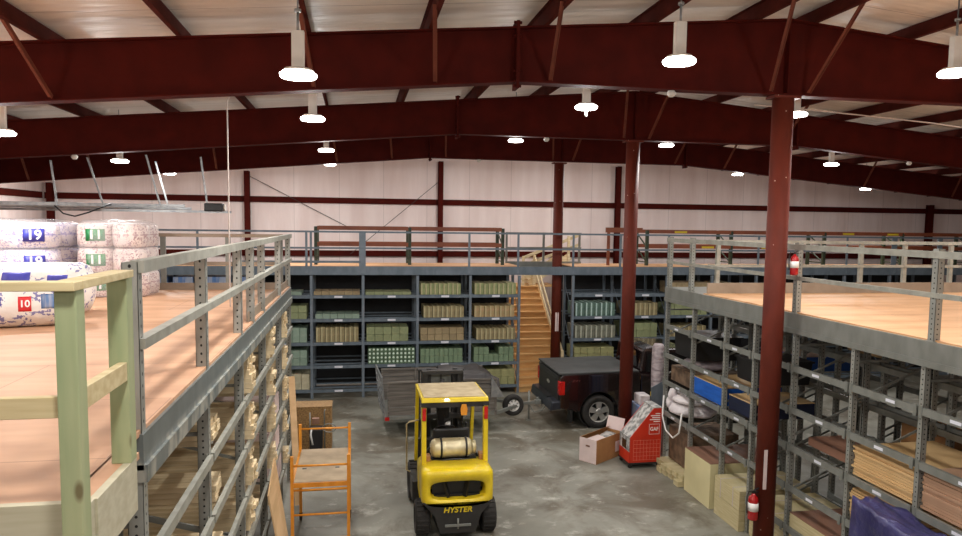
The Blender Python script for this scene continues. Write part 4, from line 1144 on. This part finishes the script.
b.bar((-.13, .1, .66), (-.2, .14, .9), .06, .04).bar((.12, .1, .66), (.17, .14, .9), .06, .04).box(-.36, .36, .12, .16, .66, .69)
b.build('radiator_grille', 'black_plastic', fk)
loft([(.0, [(-.27, .12), (.27, .12), (.36, .4), (.54, .62), (-.54, .62), (-.36, .4)]), (.1, [(-.28, .1), (.28, .1), (.37, .42), (.56, .64), (-.56, .64), (-.37, .42)]), (.85, [(-.35, .15), (.35, .15), (.38, .42), (.5, .64), (-.5, .64), (-.38, .42)])], 'lower_counterweight', 'forklift_black', fk, bev=.012, smooth=False)
b = MB().box(-.2, .2, -.03, .02, .24, .27).tube([(0, -.015, .2), (0, -.015, .36)], .014, 8)
b.build('drawbar_pin', 'rack_grey', fk)
text_mesh('maker_lettering', 'HYSTER', .115, 'forklift_yellow', fk, lambda x, y, w: Vector((x*1.1+y*.2, -.012-w, .495+y)), ext=.004, bold=True)
# hood and side bodies
loft([(.52, rr_poly(.55, .42, 1.06, .1)), (1.15, rr_poly(.53, .42, .98, .1))], 'engine_hood', 'forklift_yellow', fk)
rbox('floor_plate', -.52, .52, 1.1, 1.95, .42, .5, 'forklift_black', fk)
rbox('side_step', -.62, -.5, 1.0, 1.6, .25, .6, 'forklift_black', fk, .02)
rbox('side_step', .5, .62, 1.0, 1.6, .25, .6, 'forklift_black', fk, .02)
rbox('front_cowl', -.45, .45, 1.85, 1.98, .45, 1.05, 'forklift_black', fk, .03)
# seat
s = rbox('seat', -.3, .3, 1.0, 1.45, 1.02, 1.14, 'black_plastic', fk, .04)
MB().prism([(.86, 1.05), (1.0, 1.05), (.95, 1.5), (.86, 1.52)], 'x', -.3, .3).build('seat_back', 'black_plastic', fk, bevel=.04)
b = MB().lathe([(.16, -.012), (.175, 0), (.16, .012), (.145, 0)], (0, 0, 0), 'z', 24).bar((-.15, 0, 0), (.15, 0, 0), .03, .012).tube([(0, 0, 0), (0, .1, -.3)], .02, 8)
o = b.build('steering_wheel', 'black_plastic', fk); o.location = (0, 1.62, 1.3); o.rotation_euler = (-.5, 0, 0)
b = MB().bar((-.05, 1.75, 1.1), (-.08, 1.75, 1.62), .2, .12).box(-.14, .08, 1.68, 1.8, 1.45, 1.68).lathe([(.04, 0), (.05, .02), (.02, .04)], (.16, 1.7, 1.78), 'y', 12)
b.build('dash_console', 'black_plastic', fk, bevel=.01)
for x in (.22, .29, .36): MB().tube([(x, 1.55, .95), (x, 1.6, 1.35)], .012, 6).lathe([(.02, 1.35), (.022, 1.37), (.015, 1.4)], (x, 1.6, 0), n=10).build('control_lever', 'black_plastic', fk)
MB().box(-.42, .42, .8, .86, .95, 1.08).build('seat_deck', 'black_plastic', fk)
# tank
tk = MB().lathe([(.06, 0), (.13, .03), (.152, .08), (.155, .2), (.155, .215), (.158, .22), (.158, .24), (.155, .245), (.155, .46), (.158, .465), (.158, .485), (.155, .49), (.152, .6), (.13, .65), (.06, .68)], (-.37, .62, 1.27), 'x', 28)
tko = tk.build('propane_tank', 'tank_metal', fk)
MB().lathe([(.11, 0), (.11, .06), (.1, .06), (.1, 0)], (.3, .62, 1.27), 'x', 20, ring=True).build('tank_collar', 'tank_metal', tko)
b = MB().box(-.36, .36, .48, .76, 1.05, 1.12)
for x in (-.2, .2): b.lathe([(.162, 0), (.162, .03), (.165, .03), (.165, 0)], (x-.015, .62, 1.27), 'x', 24)
b.tube([(.35, .6, 1.2), (.42, .55, 1.1), (.3, .48, 1.1), (0, .46, 1.13), (-.3, .46, 1.1)], .02, 8).tube([(-.36, .62, 1.3), (-.45, .62, 1.2), (-.44, .6, 1.1)], .02, 8)
b.build('tank_bracket', 'black_plastic', fk)
b = MB().box(-.52, -.38, .45, .62, 1.1, 1.2).box(.4, .52, .45, .62, 1.1, 1.2); b.build('corner_pad', 'cardboard', fk, bevel=.01)
# overhead guard
for sx_ in (-1, 1):
    x = sx_*.49
    MB().bar((x, .42, 1.08), (x, .47, 2.1), .075, .09, (0, 1, 0)).build('rear_guard_post', 'forklift_yellow', fk, bevel=.01)
    MB().bar((x, 1.9, .55), (x, 1.62, 2.08), .06, .08, (0, 1, 0)).build('front_guard_post', 'forklift_yellow', fk, bevel=.01)
    o = MB().box(x-.03, x+.03, .385, .42, 1.78, 1.98).build('tail_light', 'lens_red', fk, bevel=.008)
    MB().box(x-.045, x+.045, .39, .46, 2.0, 2.06).build('light_bracket', 'forklift_black', fk)
MB().prism([(.4, 2.06), (1.6, 2.06), (1.6, 2.1), (.42, 2.13)], 'x', -.53, .53).build('guard_frame', 'forklift_yellow', fk, bevel=.012)
MB().prism([(.45, 2.132), (1.56, 2.103), (1.56, 2.113), (.45, 2.142)], 'x', -.49, .49).build('roof_sheet', 'dusty_roof', fk)
MB().box(-.49, .49, .42, .46, 1.98, 2.055).build('rear_crossbar', 'forklift_black', fk)
b = MB().prism([(-.04, 0), (.05, 0), (.06, .1), (.04, .17), (-.03, .17), (-.05, .1)], 'y', 0, .02); o = b.build('warning_decal', 'scaffold_orange', fk); o.location = (.13, .37, 1.86)
# grab bars each side
MB().tube([(-.6, 1.5, .58), (-.68, 1.5, .62), (-.68, 1.5, 1.42), (-.64, 1.5, 1.46), (-.47, 1.6, 1.46)], .016, 8).build('grab_bar', 'pine_rail', fk)
# mast
for x in (-.32, .32):
    MB().box(x-.05, x+.05, 2.05, 2.12, .1, 2.2).box(x-.05 if x < 0 else x+.035, x-.035 if x < 0 else x+.05, 2.0, 2.2, .1, 2.2).build('mast_channel', 'forklift_black', fk)
    MB().box(x*.75-.04, x*.75+.04, 2.14, 2.24, .12, 2.24).build('inner_mast', 'forklift_black', fk)
for z0, z1 in ((2.16, 2.22), (1.35, 1.43), (.3, .4)): MB().box(-.37, .37, 2.02, 2.16, z0, z1).build('mast_crossmember', 'forklift_black', fk)
MB().lathe([(.04, 0), (.04, 1.9)], (.0, 2.1, .15), 'z', 12).build('lift_cylinder', 'forklift_black', fk)
b = MB().box(-.42, .42, 2.3, 2.34, .3, .36).box(-.42, .42, 2.3, 2.34, .7, .76).box(-.42, .42, 2.3, 2.34, 1.9, 1.94).box(-.42, .42, 2.28, 2.36, 2.16, 2.2)
for x in (-.4, -.2, 0, .2, .4): b.box(x-.015, x+.015, 2.31, 2.33, .3, 2.18)
b.build('load_backrest', 'forklift_black', fk)
MB().box(-.36, .36, 2.36, 2.38, 1.78, 2.1).build('backrest_mesh', 'rack_grey', fk)
for x in (-.28, .28): MB().prism([(2.36, .06), (3.4, .05), (3.4, .07), (2.42, .11), (2.42, .6), (2.36, .6)], 'x', x-.05, x+.05).build('fork', 'forklift_black', fk)
def tyre(name, c, r, w, parent, rim_m, hub=.55, m='rubber', spokes=0, out=-1):
    x, y, z = c
    t_ = MB().lathe([(r*hub, -w/2), (r*.93, -w/2), (r, -w*.36), (r, w*.36), (r*.93, w/2), (r*hub, w/2)], c, 'x', 36, ring=True)
    for k in range(22):
        a = 2*PI*k/22
        rot = Matrix.Rotation(a, 3, 'X')
        p = Vector((0, 0, r+.002)); p.rotate(rot.to_euler())
        t_.box(x-w*.4, x+w*.4, y+p.y-.012, y+p.y+.012, z+p.z-.012, z+p.z+.012, rot=rot)
    o = t_.build(name, m, parent)
    MB().lathe([(r*hub, -w*.2), (r*hub*.9, -w*.3), (r*.25, -w*.25), (r*.2, -w*.42), (.01, -w*.42)], c, 'x', 20).lathe([(r*hub, w*.2), (r*hub*.9, w*.3), (r*.25, w*.25), (r*.2, w*.42), (.01, w*.42)], c, 'x', 20).build('wheel_rim', rim_m, o)
    return o
for sx_ in (-1, 1):
    tyre('rear_wheel', (sx_*.52, .36, .272), .265, .22, fk, 'forklift_black')
    tyre('front_wheel', (sx_*.52, 1.78, .335), .33, .22, fk, 'forklift_black')

# ------------------------------------------------------------------ utility trailer (local: rear at x=0, forward +x, near side y=0)
ang = .06
tl = thing('utility_trailer', 'low utility trailer with grey weathered board sides, behind the forklift', 'trailer', (.68, 15.6, 0), ang)
rbox('bed_frame', 0, 2.55, 0, 1.5, .42, .5, 'rack_grey', tl, .006)
for y in (0.0, 1.48):
    b = MB()
    for k in range(4): b.box(.05, 2.52, y, y+.025, .52+.19*k, .7+.19*k)
    b.build('side_boards', 'trailer_wood', tl, bevel=.003)
    b = MB()
    for x in (.03, .85, 1.7, 2.52): b.box(x-.02, x+.02, y-.03, y, .42, 1.29)
    b.box(0, 2.55, y-.035, y-.005, 1.26, 1.3)
    b.build('side_rail', 'trailer_wood', tl)
b = MB()
for x0 in (0,):
    for y in (0, .5, 1, 1.5): b.bar((-.03, y, .42), (-.12, y, 1.4), .035, .035)
    for z, xx in ((.45, -.03), (.9, -.07), (1.38, -.115)): b.bar((xx, 0, z), (xx, 1.5, z), .035, .035)
b.build('ramp_gate', 'galvanised', tl)
b = MB()
for z in (.6, .75, .9, 1.05, 1.2): b.bar((-.04-(z-.42)*.09, 0, z), (-.04-(z-.42)*.09, 1.5, z), .01, .01)
b.build('ramp_mesh', 'galvanised', tl)
b = MB().box(-.05, .05, -.05, .0, .42, .5); b.build('marker_light', 'lens_red', tl)
def tarp(u, v):
    x = 1.35+u*1.3; y = -.03+v*1.55
    z = 1.3+.06*noise.noise(Vector((x*2, y*2, 0)))+(.06 if .1 < v < .9 else -.1)-.16*max(0, u-.75)*4
    return Vector((x, y, z))
MB().grid(tarp, 16, 14).build('tarp_cover', 'tarp_dark', tl, solid=.01)
MB().prism([(0, 0), (.0, .5), (.32, 0)], 'y', -.02, 0).build('front_gusset', 'galvanised', tl, loc=(2.4, -.04, .85))
for y in (-.2, 1.52):
    o = MB().lathe([(.14, -.09), (.25, -.09), (.26, -.05), (.26, .05), (.25, .09), (.14, .09)], (0, 0, 0), 'y', 28, ring=True).build('trailer_wheel', 'rubber', tl, loc=(1.4, y+.09, .262))
    MB().lathe([(.14, -.04), (.05, -.05), (.01, -.05)], (0, 0, 0), 'y', 20).lathe([(.14, .04), (.05, .05), (.01, .05)], (0, 0, 0), 'y', 20).build('wheel_rim', 'white_print', o)
    MB().prism([(1.02, .44), (1.1, .56), (1.7, .56), (1.78, .44), (1.74, .44), (1.67, .54), (1.13, .54), (1.06, .44)], 'y', y-.02, y+.2).build('fender', 'rack_grey', tl)
b = MB().bar((2.55, .05, .45), (3.4, .75, .45), .06, .07).bar((2.55, 1.45, .45), (3.4, .75, .45), .06, .07).bar((3.3, .75, .45), (3.8, .75, .48), .07, .07)
b.build('tongue', 'rack_grey', tl)
rbox('coupler', 3.72, 3.88, .69, .81, .42, .54, 'rack_grey', tl, .02)
MB().tube([(3.6, .83, .02), (3.6, .83, .75)], .022, 10).box(3.54, 3.66, .77, .89, .0, .03).build('tongue_jack', 'rack_grey', tl)
# spare wheel on a side bracket
sp = MB().lathe([(.15, -.07), (.25, -.075), (.262, -.04), (.262, .04), (.25, .075), (.15, .07)], (0, 0, 0), 'y', 32, ring=True).build('spare_tyre', 'rubber', tl, loc=(3.12, .6, .47))
sp.rotation_euler = (0, 0, -ang+.1)
b = MB().lathe([(.155, -.05), (.16, -.03), (.16, .03), (.155, .05), (.14, .05), (.14, -.05)], n=28, axis='y', ring=True)
for k in range(8):
    a = k*PI/4; b.bar((.04*math.cos(a), -.04, .04*math.sin(a)), (.145*math.cos(a), -.045, .145*math.sin(a)), .05, .012, (0, 1, 0))
b.lathe([(.05, -.05), (.05, .0)], (0, 0, 0), 'y', 16)
b.build('spare_rim', 'white_print', sp)
MB().lathe([(.025, -.07), (.025, -.05)], (0, 0, 0), 'y', 12).build('hub_cap', 'black_plastic', sp)
MB().bar((3.12, .64, .47), (3.12, .72, .47), .05, .05).build('spare_bracket', 'rack_grey', tl)

# ------------------------------------------------------------------ pickup truck (local: tailgate at x=0, heading +x, near side y=0, far side y=1.95)
tk_ = thing('pickup_truck', 'black pickup truck with a grey bed cover, parked heading right', 'truck', (4.72, 15.72, 0))
WB = 1.98
def arch(cx, r, n_=10): return [(cx+r*math.cos(PI-PI*i/n_), .42+r*math.sin(PI-PI*i/n_)) for i in range(n_+1)]
side = [(.02, .55), (.0, .8), (.03, 1.28), (.08, 1.33), (2.0, 1.34), (2.0, .42)]+[(1.32+.47, .42)][::-1]
bed = [(.03, .52)]+arch(1.0, .47)+[(1.9, .42), (2.02, .42), (2.02, 1.34), (.08, 1.32), (.02, 1.26)]
for y0, y1 in ((.0, .09), (WB-.09, WB)):
    MB().prism(bed, 'y', y0, y1).build('bed_side', 'truck_paint', tk_, bevel=.015)
MB().box(.05, 2.0, .08, WB-.08, .55, .62).build('bed_floor', 'truck_paint', tk_)
MB().prism([(.0, .62), (.06, .62), (.07, 1.28), (.0, 1.27)], 'y', .12, WB-.12).box(-.012, .0, .25, WB-.25, 1.14, 1.2).build('tailgate', 'tailgate_paint', tk_, bevel=.012)
MB().prism([(-.0, 1.315), (2.0, 1.345), (2.0, 1.385), (-.0, 1.36)], 'y', .02, WB-.02).build('bed_cover', 'tonneau', tk_, bevel=.012)
b = MB().prism([(0, -.045), (.05, -.045), (.05, -.022), (.12, -.03), (.12, .03), (.05, .022), (.05, .045), (0, .045)], 'x', -.006, 0)
b.prism([(-.0, .045), (-.05, .045), (-.05, .022), (-.12, .03), (-.12, -.03), (-.05, -.022), (-.05, -.045), (0, -.045)], 'x', -.006, 0)
b.build('tailgate_emblem', 'alloy', tk_, loc=(-.002, .95, .98))
for y0, y1 in ((-.012, .12), (WB-.12, WB+.012)):
    MB().box(-.01, .14, y0, y1, .84, 1.17).build('tail_light', 'lens_red', tk_, bevel=.015)
text_mesh('side_decal', 'Z71', .085, 'decal_red', tk_, lambda x, y, w: Vector((.42+x*1.5+y*.25, -.003-w, 1.17+y*.8)), ext=.002)
MB().prism([(-.2, .46), (-.16, .68), (.08, .7), (.08, .5)], 'y', .02, WB-.02).build('rear_bumper', 'bumper', tk_, bevel=.03)
MB().box(-.16, -.0, .5, WB-.5, .68, .7).build('bumper_step', 'black_plastic', tk_)
b = MB().box(-.3, -.05, .9, 1.02, .4, .48).lathe([(.03, 0), (.03, .06), (.045, .1)], (-.27, .96, .47), 'z', 12); b.build('tow_hitch', 'rack_grey', tk_)
b = MB().tube([(-.05, .8, .45), (-.2, .78, .28), (-.38, .85, .22), (-.5, .93, .42)], .012, 8).tube([(-.05, 1.1, .45), (-.15, 1.1, .3), (-.35, 1.0, .35)], .01, 8); b.build('safety_chain', 'rack_grey', tk_)
MB().box(.28, .34, -.0, .22, .18, .5).build('mud_flap', 'black_plastic', tk_)
# cab, bonnet
cab = [(2.04, .4)]+[(3.85, .4)]+arch(4.55, .47)[0:]+[(5.4, .45), (5.6, .6), (5.62, .95), (5.5, 1.12), (4.15, 1.22), (2.04, 1.3)]
MB().prism(cab, 'y', .0, WB).build('cab_body', 'truck_paint', tk_, bevel=.03)
MB().prism([(2.06, 1.28), (2.14, 1.86), (2.5, 1.9), (3.3, 1.88), (4.15, 1.22)], 'y', .16, WB-.16).build('roof_cabin', 'truck_paint', tk_, bevel=.05)
b = MB().prism([(2.2, 1.32), (2.24, 1.76), (2.75, 1.78), (2.75, 1.32)], 'y', .145, .158).prism([(2.85, 1.32), (2.85, 1.78), (3.25, 1.77), (3.85, 1.32)], 'y', .145, .158)
b.build('side_window', 'truck_glass', tk_)
MB().prism([(.35, 1.4), (1.63, 1.4), (1.55, 1.8), (.43, 1.8)], 'x', 2.06, 2.075).build('rear_window', 'truck_glass', tk_)
MB().box(3.4, 3.52, -.2, .1, 1.22, 1.42).build('side_mirror', 'black_plastic', tk_, bevel=.03)
MB().box(2.3, 5.3, .2, WB-.2, .3, .42).box(.1, 2.1, .5, WB-.5, .4, .55).build('chassis', 'black_plastic', tk_)
for cx in (1.0, 4.55):
    MB().lathe([(.45, .02), (.48, .02), (.48, .3), (.45, .3)], (cx, .07, .42), 'y', 28, ring=True).build('wheel_well', 'black_plastic', tk_)
def truck_wheel(x, y, flip):
    o = MB().lathe([(.25, -.125), (.37, -.13), (.4, -.1), (.4, .1), (.37, .13), (.25, .125)], (0, 0, 0), 'y', 40, ring=True).build('road_wheel', 'rubber', tk_, loc=(x, y, .402))
    s = -1 if not flip else 1
    b = MB().lathe([(.255, .1*s), (.26, .125*s), (.235, .125*s), (.225, .06*s), (.25, -.1*s)], (0, 0, 0), 'y', 36, ring=True)
    for k in range(5):
        a = k*2*PI/5+PI/2
        c, d = math.cos(a), math.sin(a); px, pz = -d, c
        w0, w1 = .05, .075
        q = [(.05*c+px*w0, .05*d+pz*w0), (.235*c+px*w1, .235*d+pz*w1), (.235*c-px*w1, .235*d-pz*w1), (.05*c-px*w0, .05*d-pz*w0)]
        b.prism(q, 'y', .075*s, .115*s)
    b.lathe([(.075, .07*s), (.075, .12*s), (.05, .13*s)], (0, 0, 0), 'y', 24)
    b.build('alloy_rim', 'alloy', o)
    MB().lathe([(.24, -.02), (.24, .02)], (0, 0, 0), 'y', 24).build('brake_disc', 'black_plastic', o)
for x in (1.0, 4.55):
    truck_wheel(x, .13, False); truck_wheel(x, WB-.13, True)

# ------------------------------------------------------------------ open carton on the floor
t = thing('open_cardboard_box', 'open cardboard box with a white end on the floor by the pickup', 'box', (4.55, 13.62, 0), -.55)
w_, d_, h_ = .44, .88, .5
# local x along the white end, y along the brown side
t.rotation_euler = (0, 0, math.atan2(13.27-13.61, 4.83-4.59))
w_, d_ = .42, .95
MB().box(0, w_, 0, .006, 0, h_).build('white_end', 'carton_white', t)
b = MB().box(w_*.38, w_*.62, -.004, -.0, h_*.66, h_*.73); b.build('hand_hole', 'brown_top', t)
MB().box(w_-.006, w_, .006, d_, 0, h_).box(0, .006, .006, d_, 0, h_).box(0, w_, d_-.006, d_, 0, h_).box(0, w_, 0, d_, 0, .006).build('carton_body', 'cardboard', t)
MB().box(w_, w_+.004, d_*.72, d_*.9, .12, .34).build('address_label', 'carton_white', t)
MB().poly([(0, .0, h_), (0, d_, h_), (.09, d_, h_+.06), (.09, .0, h_+.04)], .006).build('side_flap', 'cardboard', t)
MB().poly([(0, d_, h_), (w_, d_, h_), (w_, d_+.08, h_+.26), (0, d_+.08, h_+.26)], .006).build('end_flap', 'carton_white', t)
for i in range(2):
    o = MB().box(-.11, .11, -.2, .2, 0, .14).build('packed_item', ['carton_white', 'cart_grey'][i], t, bevel=.02); o.location = (.2, .3+.4*i, h_-.18); o.rotation_euler = (0, .1, .2*i)

# ------------------------------------------------------------------ red and grey wheeled bin cart
t = thing('display_cart', 'red wheeled scrap cart with a slanted grey top and white lettering', 'cart', (5.38, 12.97, 0))
# local: x right, y back; front face (grey, facing left/up) slants
side = [(0, .12), (.66, .12), (.66, 1.22), (.5, 1.22), (0, .62)]
MB().prism(side, 'y', 0, .02).build('near_side_panel', 'cart_red', t)
MB().prism(side, 'y', .5, .52).build('far_side_panel', 'cart_red', t)
# slanted front goes from (0,.62) to (.5,1.22)
b = MB().poly([(0, .02, .62), (0, .5, .62), (.5, .5, 1.22), (.5, .02, 1.22)], .015); b.build('slanted_lid', 'cart_grey', t)
MB().box(.49, .67, .0, .52, 1.22, 1.235).build('top_cap', 'cart_grey', t)
MB().box(-.01, .005, .0, .52, .12, .34).build('front_lower_panel', 'cart_red', t)
MB().box(-.01, .005, .0, .52, .34, .63).build('front_window_panel', 'cart_grey', t)
MB().box(-.015, -.01, .15, .37, .36, .54).build('window', 'truck_glass', t)
MB().box(.65, .66, 0.02, .5, .12, 1.22).build('back_panel', 'cart_red', t)
b = MB()
for i in range(9): b.box(.08+.07*i, .084+.07*i, -.006, -.001, .16, .58)
for i in range(6): b.box(.08, .64, -.006, -.001, .17+.08*i, .174+.08*i)
b.build('wire_print', 'cart_wire', t)
b = MB().box(.4, .62, -.005, -.001, .69, .696).box(.4, .62, -.005, -.001, .894, .9).box(.4, .406, -.005, -.001, .69, .9).box(.614, .62, -.005, -.001, .69, .9)
b.build('logo_frame', 'white_print', t)
text_mesh('logo_lettering', 'GAF', .105, 'white_print', t, lambda x, y, w: Vector((.51+x*.9, -.003-w, .795+y)), ext=.002, bold=True)
b = MB()
for i, L in enumerate((.1, .2, .17, .22, .14)): b.box(.63-L, .63, -.005, -.001, 1.1-.04*i, 1.118-.04*i)
b.build('small_print_lines', 'white_print', t)
MB().box(-.02, .68, -.02, .54, .09, .12).build('base_tray', 'forklift_black', t)
cs = None
for x, y in ((.03, .03), (.63, .03), (.03, .49), (.63, .49)):
    b = MB().lathe([(.04, -.012), (.042, 0), (.04, .012)], (0, 0, .042), 'y', 16).box(-.015, .015, -.018, .018, .05, .095)
    if cs is None: cs = b.build('caster', 'rubber', t, loc=(x, y, 0))
    else: copy_mesh(cs, t, (x, y, 0))
# shrink wrapped bundle and grey board behind it
t = thing('shrink_wrapped_post', 'tall grey shrink wrapped bundle standing beside the rack corner', 'bundle', (6.42, 14.05, 0))
MB().lathe([(.12, 0), (.13, .1), (.12, 1.0), (.14, 1.7), (.13, 2.25), (.09, 2.33)], n=20, sx=1, sy=1.2).build('wrapped_body', 'wrap_grey', t)
MB().lathe([(.1405, 1.18), (.1405, 1.26)], n=20, sy=1.2).build('yellow_band', 'yellow_mark', t)
t = thing('sample_board', 'pale blue grey flat board leaning by the wrapped bundle', 'board', (6.15, 13.75, 0))
MB().poly([(0, 0, .9), (.28, -.03, .85), (.3, 0, 1.6), (.0, .02, 1.45)], .02).build('panel', 'back_steel', t)
MB().bar((.05, .04, 0), (.05, .04, 1.1), .03, .03).bar((.25, .04, 0), (.25, .04, 1.1), .03, .03).build('stand', 'rack_grey', t)
t = thing('tall_goods_stack', 'mixed white and blue packaged goods behind the red cart', 'goods', (5.98, 13.95, 0))
MB().box(.0, .3, 0, .5, 0, 1.0).build('lower_package', 'goods_blue', t, bevel=.02)
MB().box(.03, .27, .05, .4, 1.0, 1.22).build('upper_package', 'sack_plain', t, bevel=.03)
MB().box(.0, .12, -.02, .0, .3, .8).build('loose_wrap', 'wrap_grey', t)

# ------------------------------------------------------------------ OSB crate and strapping cart
t = thing('osb_crate', 'brown chipboard crate on the floor beyond the orange scaffold', 'crate', (-1.3, 15.0, 0))
MB().box(0, .78, 0, .5, 0, .93).build('body', 'osb', t, bevel=.004)
MB().box(-.01, .79, -.01, .51, .93, .945).build('lid', 'osb', t)
t = thing('strapping_cart', 'black strapping tool cart in front of the chipboard crate', 'tool cart', (-.95, 14.45, 0))
MB().box(0, .26, 0, .3, .15, .62).build('housing', 'opener_black', t, bevel=.03)
MB().tube([(.3, .1, .15), (.3, .1, .95), (.32, .1, 1.0)], .014, 8).tube([(0, .25, .15), (0, .25, .9)], .014, 8).build('frame', 'rack_grey', t)
MB().tube([(.3+.14*math.cos(a)+.1, .05, .62+.09*math.sin(a)) for a in [i*PI/8 for i in range(17)]], .01, 6).build('strap_loop', 'rack_grey', t)
MB().box(.06, .2, -.01, .1, .72, .84).build('counter_unit', 'brown_top', t, bevel=.01)
MB().tube([(.05, -.01, .65), (.03, -.03, .5), (.07, -.03, .3)], .02, 8).build('white_hose', 'white_print', t)
MB().lathe([(.06, -.02), (.075, 0), (.06, .02)], (.0, .0, .077), 'x', 16).lathe([(.06, -.02), (.075, 0), (.06, .02)], (.27, .0, .077), 'x', 16).build('wheels', 'rubber', t)

# ------------------------------------------------------------------ orange scaffold
sf_ = thing('rolling_scaffold', 'orange rolling scaffold with a worn plywood platform', 'scaffold', (-.5, 10.65, 0))
for sy, zt, w in ((-.75, 1.57, 'near'), (.75, 1.6, 'far')):
    fr_ = MB()
    for sx_ in (-.39, .39):
        fr_.box(sx_-.022, sx_+.022, sy-.022, sy+.022, .14, zt)
    zz = (1.43, 1.08, .72, .36) if sy < 0 else (1.52, .9, .5)
    for z in zz: fr_.tube([(-.37, sy, z), (.37, sy, z)], .016, 8)
    fr_.build('end_ladder', 'scaffold_orange', sf_)
for x in (-.39, .39):
    MB().box(x-.02, x+.02, -.73, .73, 1.12, 1.17).build('side_rail', 'scaffold_orange', sf_)
MB().box(-.37, .37, -.74, .74, 1.17, 1.19).build('platform', 'scaffold_deck', sf_, bevel=.004)
MB().box(-.37, .37, -.765, -.74, 1.12, 1.185).build('platform_edge', 'scaffold_orange', sf_)
for x in (-.26, .22):
    MB().box(x-.03, x+.03, -.2, -.16, 1.19, 1.195).build('hand_slot', 'opener_black', sf_)
cs = None
for x in (-.39, .39):
    for y in (-.75, .75):
        if cs is None:
            cs = MB().lathe([(.055, -.02), (.062, 0), (.055, .02)], (0, 0, .062), 'x', 18).box(-.026, .026, -.02, .02, .07, .14).build('caster', 'rubber', sf_, loc=(x, y, 0))
        else: copy_mesh(cs, sf_, (x, y, 0))
# leaning plywood and plank
tag(MB().poly([(-.84, 8.75, .0), (-.88, 9.75, .0), (-1.1, 9.9, 1.3), (-1.09, 9.5, 1.7), (-1.09, 8.8, 1.45)], .018).build('leaning_plywood', 'leaning_ply'), 'tan plywood sheet leaning on the left rack beside the scaffold', 'plywood')
tag(MB().bar((-.98, 12.0, .02), (-1.12, 12.5, 2.15), .11, .025).build('leaning_plank', 'leaning_ply'), 'narrow plank leaning on the left rack beyond the plywood sheet', 'plank')

# ------------------------------------------------------------------ world and view
w = bpy.data.worlds.new('world'); sc.world = w; w.use_nodes = True
w.node_tree.nodes['Background'].inputs[0].default_value = (.8, .85, 1, 1)
w.node_tree.nodes['Background'].inputs[1].default_value = .05
vs = sc.view_settings; vs.view_transform = 'Standard'; vs.look = 'None'; vs.gamma = 1; vs.exposure = .1; vs.use_curve_mapping = False
sc.cycles.max_bounces = 6; sc.cycles.diffuse_bounces = 4; sc.cycles.glossy_bounces = 3; sc.cycles.transparent_max_bounces = 8
sc.cycles.use_denoising = True; sc.cycles.sample_clamp_indirect = 4
for o in list(col.objects):
    if o.name.startswith('tmp'): bpy.data.objects.remove(o)
